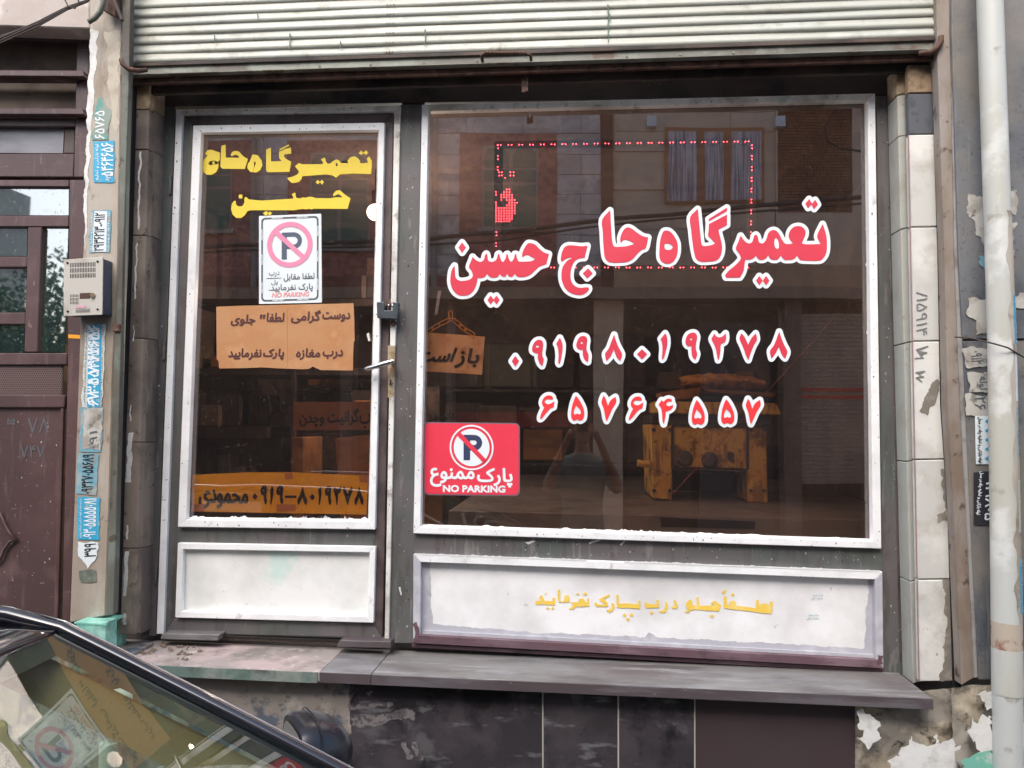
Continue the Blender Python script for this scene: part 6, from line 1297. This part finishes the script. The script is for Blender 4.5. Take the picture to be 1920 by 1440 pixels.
mq_('wall_box', R_(870, 640, 1000, 720), mat('olive_box', c3(110, 100, 70), .7), b4, .2, -.5)
mq_('banner_red', R_(842, 770, 1110, 800), mat('red_banner', c3(150, 40, 44), .6), b4, .05, -.3)
# street cables between the houses
sc_ = thing('street_cable', 'thick sagging black street cable across the facades opposite', 'cable')
MB().tube([MW(u, v, 6.6) for u, v in ((200, 470), (500, 458), (800, 448), (1000, 428), (1150, 408), (1250, 402), (1400, 388), (1640, 368), (2100, 330))], .028, 8).build('cable', M_cable, sc_, smooth=True)
MB().tube([MW(u, v, 6.6) for u, v in ((200, 480), (600, 464), (900, 455), (1100, 425), (1250, 410), (1640, 380), (2100, 340))], .014, 8).build('cable', M_cable, sc_, smooth=True)
MB().tube([MW(u, v, 6.9) for u, v in ((1575, 195), (1550, 235), (1555, 262), (1580, 275), (1640, 285))], .016, 8).build('cable', M_cable, sc_, smooth=True)
# far end of the street: low house and trees
b5 = thing('brick_house', 'low brick and cream house beyond the trees at the far left of the street', 'building')
MB().box(-22, -15.5, -14, -9.5, 0, 6.0).build('wall', M_brick, b5); MB().box(-15.4, -13.4, -14, -9.4, 0, 7.2).build('cream_wall', M_cream, b5)
def leafy(name, lab, x, y, h, rad, seed):
    t = thing(name, lab, 'tree', 'street trees'); rnd = random.Random(seed)
    MB().tube([(x, y, 0), (x + .1, y, h * .35), (x + .05, y + .1, h * .62)], [.16, .12, .07], 10).build('trunk', mat('bark', c3(92, 78, 64), .9, [], (20, .6)), t, smooth=True)
    mb = MB(); cl = [(x + rnd.gauss(0, rad * .45), y + rnd.gauss(0, rad * .45), h * .68 + rnd.gauss(0, rad * .4), rad * rnd.uniform(.25, .5)) for _ in range(26)]
    for k in range(9000):
        c = rnd.choice(cl); d_ = Vector((rnd.gauss(0, 1), rnd.gauss(0, 1), rnd.gauss(0, 1))).normalized() * c[3] * rnd.random() ** .4; p = Vector(c[:3]) + d_
        a = Vector((rnd.uniform(-1, 1), rnd.uniform(-1, 1), rnd.uniform(-1, 1))).normalized() * .07; b = a.cross(Vector((rnd.uniform(-1, 1), rnd.uniform(-1, 1), rnd.uniform(-1, 1)))).normalized() * .035
        mb.add([p - a, p - b, p + a, p + b], [(0, 1, 2, 3)])
    mb.build('crown', mat('tree_leaves', (.07, .12, .05), .6, [Ly((.12, .17, .07), 3, .45, .6, .8)]), t)
leafy('street_tree', 'leafy tree nearest to the opposite houses', -7.2, -9.2, 4.6, 1.3, 1)
leafy('street_tree', 'leafy tree in the middle of the far row', -9.6, -9.6, 4.4, 1.5, 2)
leafy('street_tree', 'leafy tree before the low brick house', -12.2, -9.0, 4.6, 1.4, 3)
leafy('street_tree', 'tall leafy tree at the left end of the row', -6.2, -12.5, 4.8, 1.5, 4)

# ================================================================== photographer (seen mirrored in the window)
pe = thing('person', 'person in a pale shirt holding a phone up in both hands beside the parked car', 'person')
def skin_body(name, V, Ed, R_s, m, root=0, lev=2):
    me = bpy.data.meshes.new(name); me.from_pydata(V, Ed, []); o = bpy.data.objects.new(name, me); COL.objects.link(o); o.parent = pe
    md = o.modifiers.new('skin', 'SKIN'); sk = me.skin_vertices[0].data if me.skin_vertices else None
    if sk is None:
        bpy.context.view_layer.objects.active = o
        me.skin_vertices
    for i, r_ in enumerate(R_s): sk[i].radius = r_ if isinstance(r_, tuple) else (r_, r_)
    sk[root].use_root = True; md.use_smooth_shade = True
    sb = o.modifiers.new('sub', 'SUBSURF'); sb.levels = sb.render_levels = lev
    o.data.materials.append(m); return o
M_shirt = mat('pale_shirt', c3(92, 102, 100), .85, [Ly(c3(74, 84, 82), 6, .45, .66, .7)], (14, .5)); M_skin = mat('skin', c3(140, 96, 74), .55); M_trou = mat('dark_trousers', c3(50, 50, 60), .9); M_hair = mat('black_hair', c3(26, 22, 20), .7)
bx_, by_ = .03, -3.42
def tubes(name, segs, m, **k):
    mb = MB()
    for path, rad in segs: mb.tube(path, rad, 14)
    return mb.build(name, m, pe, smooth=True, **k)
def vcat(path, n=6):
    P = [Vector(p) for p in path]; out = []
    for i in range(len(P) - 1):
        p0, p1, p2, p3 = P[max(i - 1, 0)], P[i], P[i + 1], P[min(i + 2, len(P) - 1)]
        for k in range(n):
            t = k / n; out.append(.5 * ((2 * p1) + (-p0 + p2) * t + (2 * p0 - 5 * p1 + 4 * p2 - p3) * t * t + (-p0 + 3 * p1 - 3 * p2 + p3) * t ** 3))
    out.append(P[-1]); return out
# one continuous body surface from stacked rings joined with arms through a remesh
body = MB()
def ellring(c, rx_, ry_, n=20): return [(c[0] + rx_ * math.cos(2 * math.pi * k / n), c[1] + ry_ * math.sin(2 * math.pi * k / n), c[2]) for k in range(n)]
def loft(mb, rings):
    n = len(rings[0]); b = len(mb.v)
    for r_ in rings: mb.v += r_
    for i in range(len(rings) - 1):
        for k in range(n): mb.f.append((b + i * n + k, b + i * n + (k + 1) % n, b + (i + 1) * n + (k + 1) % n, b + (i + 1) * n + k))
    mb.f.append(tuple(b + k for k in range(n))[::-1]); mb.f.append(tuple(b + (len(rings) - 1) * n + k for k in range(n)))
loft(body, [ellring((bx_, by_, z), a, b) for z, a, b in ((.84, .165, .11), (.95, .175, .12), (1.08, .155, .11), (1.22, .17, .12), (1.36, .195, .125), (1.46, .20, .11), (1.52, .15, .09), (1.56, .07, .065), (1.64, .058, .06), (1.68, .06, .065))])
# head
hd = (bx_, by_ + .05, 1.77)
loft(body, [ellring((hd[0], hd[1] + oy, hd[2] + dz), a, b) for dz, a, b, oy in ((-.125, .03, .04, .03), (-.11, .05, .065, .02), (-.07, .064, .085, .01), (-.02, .074, .098, 0), (.03, .077, .10, 0), (.07, .07, .09, -.004), (.10, .05, .065, -.006), (.115, .02, .03, -.008))])
loft(body, [ellring((hd[0], hd[1] + .098 + oy, hd[2] + dz), a, .012) for dz, a, oy in ((-.045, .016, .0), (-.035, .018, .014), (-.01, .011, .008), (.015, .008, 0))])
for sg in (-1, 1):
    loft(body, [ellring((hd[0] + sg * .077, hd[1] - .005, hd[2] + dz), .012, r_) for dz, r_ in ((-.035, .008), (-.01, .02), (.02, .02), (.03, .008))])
    sh0 = (bx_ + sg * .185, by_, 1.45); elb = (bx_ + sg * .30, by_ + .10, 1.24); wr = (bx_ + sg * .115, by_ + .335, 1.70)
    body.tube(vcat([(bx_ + sg * .12, by_, 1.44), sh0, elb]), [.07, .07, .068, .066, .064, .062, .06, .058, .056, .053, .05, .047, .045], 14)
    body.tube(vcat([elb, ((elb[0] + wr[0]) / 2 + sg * .01, (elb[1] + wr[1]) / 2, (elb[2] + wr[2]) / 2), wr]), [.045, .045, .044, .043, .041, .039, .037, .035, .033, .031, .029, .027, .026], 14)
    # legs
    body.tube(vcat([(bx_ + sg * .09, by_, .90), (bx_ + sg * .10, by_ + .01, .50), (bx_ + sg * .10, by_ - .02, .09)]), [.095, .092, .088, .083, .078, .07, .065, .062, .06, .056, .05, .045, .042], 14)
    # palm and fingers closing round the phone
    pm = (bx_ + sg * .085, by_ + .37, 1.745)
    body.tube([wr, ((wr[0] + pm[0]) / 2, (wr[1] + pm[1]) / 2, (wr[2] + pm[2]) / 2), pm], [.027, .032, .030], 12)
    for f in range(4):
        z = 1.735 + f * .021; L_ = (.05, .058, .056, .048)[f]
        body.tube(vcat([(pm[0], pm[1], z - .004), (pm[0] - sg * .012, pm[1] + .028, z + .004), (pm[0] - sg * (.012 + L_ * .3), pm[1] + .042, z + .006), (pm[0] - sg * (.010 + L_ * .7), pm[1] + .040, z + .006)], 3), [.0095, .0095, .009, .009, .0085, .0085, .008, .008, .0075, .006], 8)
    body.tube(vcat([(pm[0], pm[1] - .01, 1.73), (pm[0] - sg * .02, pm[1] + .0, 1.755), (pm[0] - sg * .032, pm[1] + .012, 1.78)], 3), [.012, .012, .011, .011, .010, .009, .008], 8)
    loft(body, [ellring((bx_ + sg * .10, by_ + .04, z), a, b) for z, a, b in ((.003, .045, .13), (.03, .048, .13), (.06, .042, .10), (.10, .04, .055))])
bo = body.build('body', M_skin, pe)
rm = bo.modifiers.new('join', 'REMESH'); rm.mode = 'VOXEL'; rm.voxel_size = .008; rm.use_smooth_shade = True
sm_ = bo.modifiers.new('smooth', 'SMOOTH'); sm_.iterations = 4; sm_.factor = .5
# clothes follow the body, slightly larger
shirt = MB()
loft(shirt, [ellring((bx_, by_, z), a, b) for z, a, b in ((.82, .195, .135), (.95, .19, .132), (1.08, .172, .128), (1.22, .185, .135), (1.36, .21, .14), (1.46, .212, .125), (1.52, .165, .10), (1.555, .085, .078))])
for sg in (-1, 1):
    sh0 = (bx_ + sg * .185, by_, 1.45); elb = (bx_ + sg * .285, by_ + .08, 1.27)
    shirt.tube(vcat([(bx_ + sg * .12, by_, 1.44), sh0, elb]), [.08, .082, .082, .08, .078, .076, .075, .073, .071, .07, .068, .067, .066], 14)
so_ = shirt.build('shirt', M_shirt, pe); rm = so_.modifiers.new('join', 'REMESH'); rm.mode = 'VOXEL'; rm.voxel_size = .01; rm.use_smooth_shade = True; so_.modifiers.new('smooth', 'SMOOTH').iterations = 5
tro = MB()
loft(tro, [ellring((bx_, by_, z), a, b) for z, a, b in ((.80, .18, .125), (.9, .182, .126), (.97, .178, .124))])
for sg in (-1, 1): tro.tube(vcat([(bx_ + sg * .09, by_, .88), (bx_ + sg * .10, by_ + .01, .50), (bx_ + sg * .10, by_ - .02, .08)]), [.108, .105, .1, .096, .09, .084, .08, .078, .076, .073, .07, .068, .068], 14)
to_ = tro.build('trousers', M_trou, pe); rm = to_.modifiers.new('join', 'REMESH'); rm.mode = 'VOXEL'; rm.voxel_size = .012; rm.use_smooth_shade = True
MB().grid(lambda a, b: (hd[0] + .082 * math.cos(2 * math.pi * a) * math.sin(.55 * math.pi * b), hd[1] - .012 + .104 * math.sin(2 * math.pi * a) * math.sin(.55 * math.pi * b) , hd[2] + .03 + .095 * math.cos(.55 * math.pi * b)), 20, 8).build('hair', M_hair, pe, smooth=True)
for sg in (-1, 1):
    MB().grid(sph((hd[0] + sg * .03, hd[1] + .088, hd[2]), .012), 10, 6).build('eye', mat('eye', c3(230, 226, 220), .3), pe, smooth=True)
MB().box(hd[0] - .022, hd[0] + .022, hd[1] + .088, hd[1] + .094, hd[2] - .067, hd[2] - .060).build('mouth', mat('lips', c3(150, 86, 76), .5), pe, bevel=.002)
ph = thing('phone', 'dark smartphone held upright in both hands of the person', 'phone')
MB().box(bx_ - .085, bx_ + .075, -3.024, -3.016, 1.742, 1.818).build('case', mat('phone_case', c3(30, 30, 34), .2), ph, bevel=.003)
MB().box(bx_ - .08, bx_ + .07, -3.0252, -3.0245, 1.747, 1.813).build('screen', mat('phone_screen', c3(60, 70, 80), .1), ph)
fin()
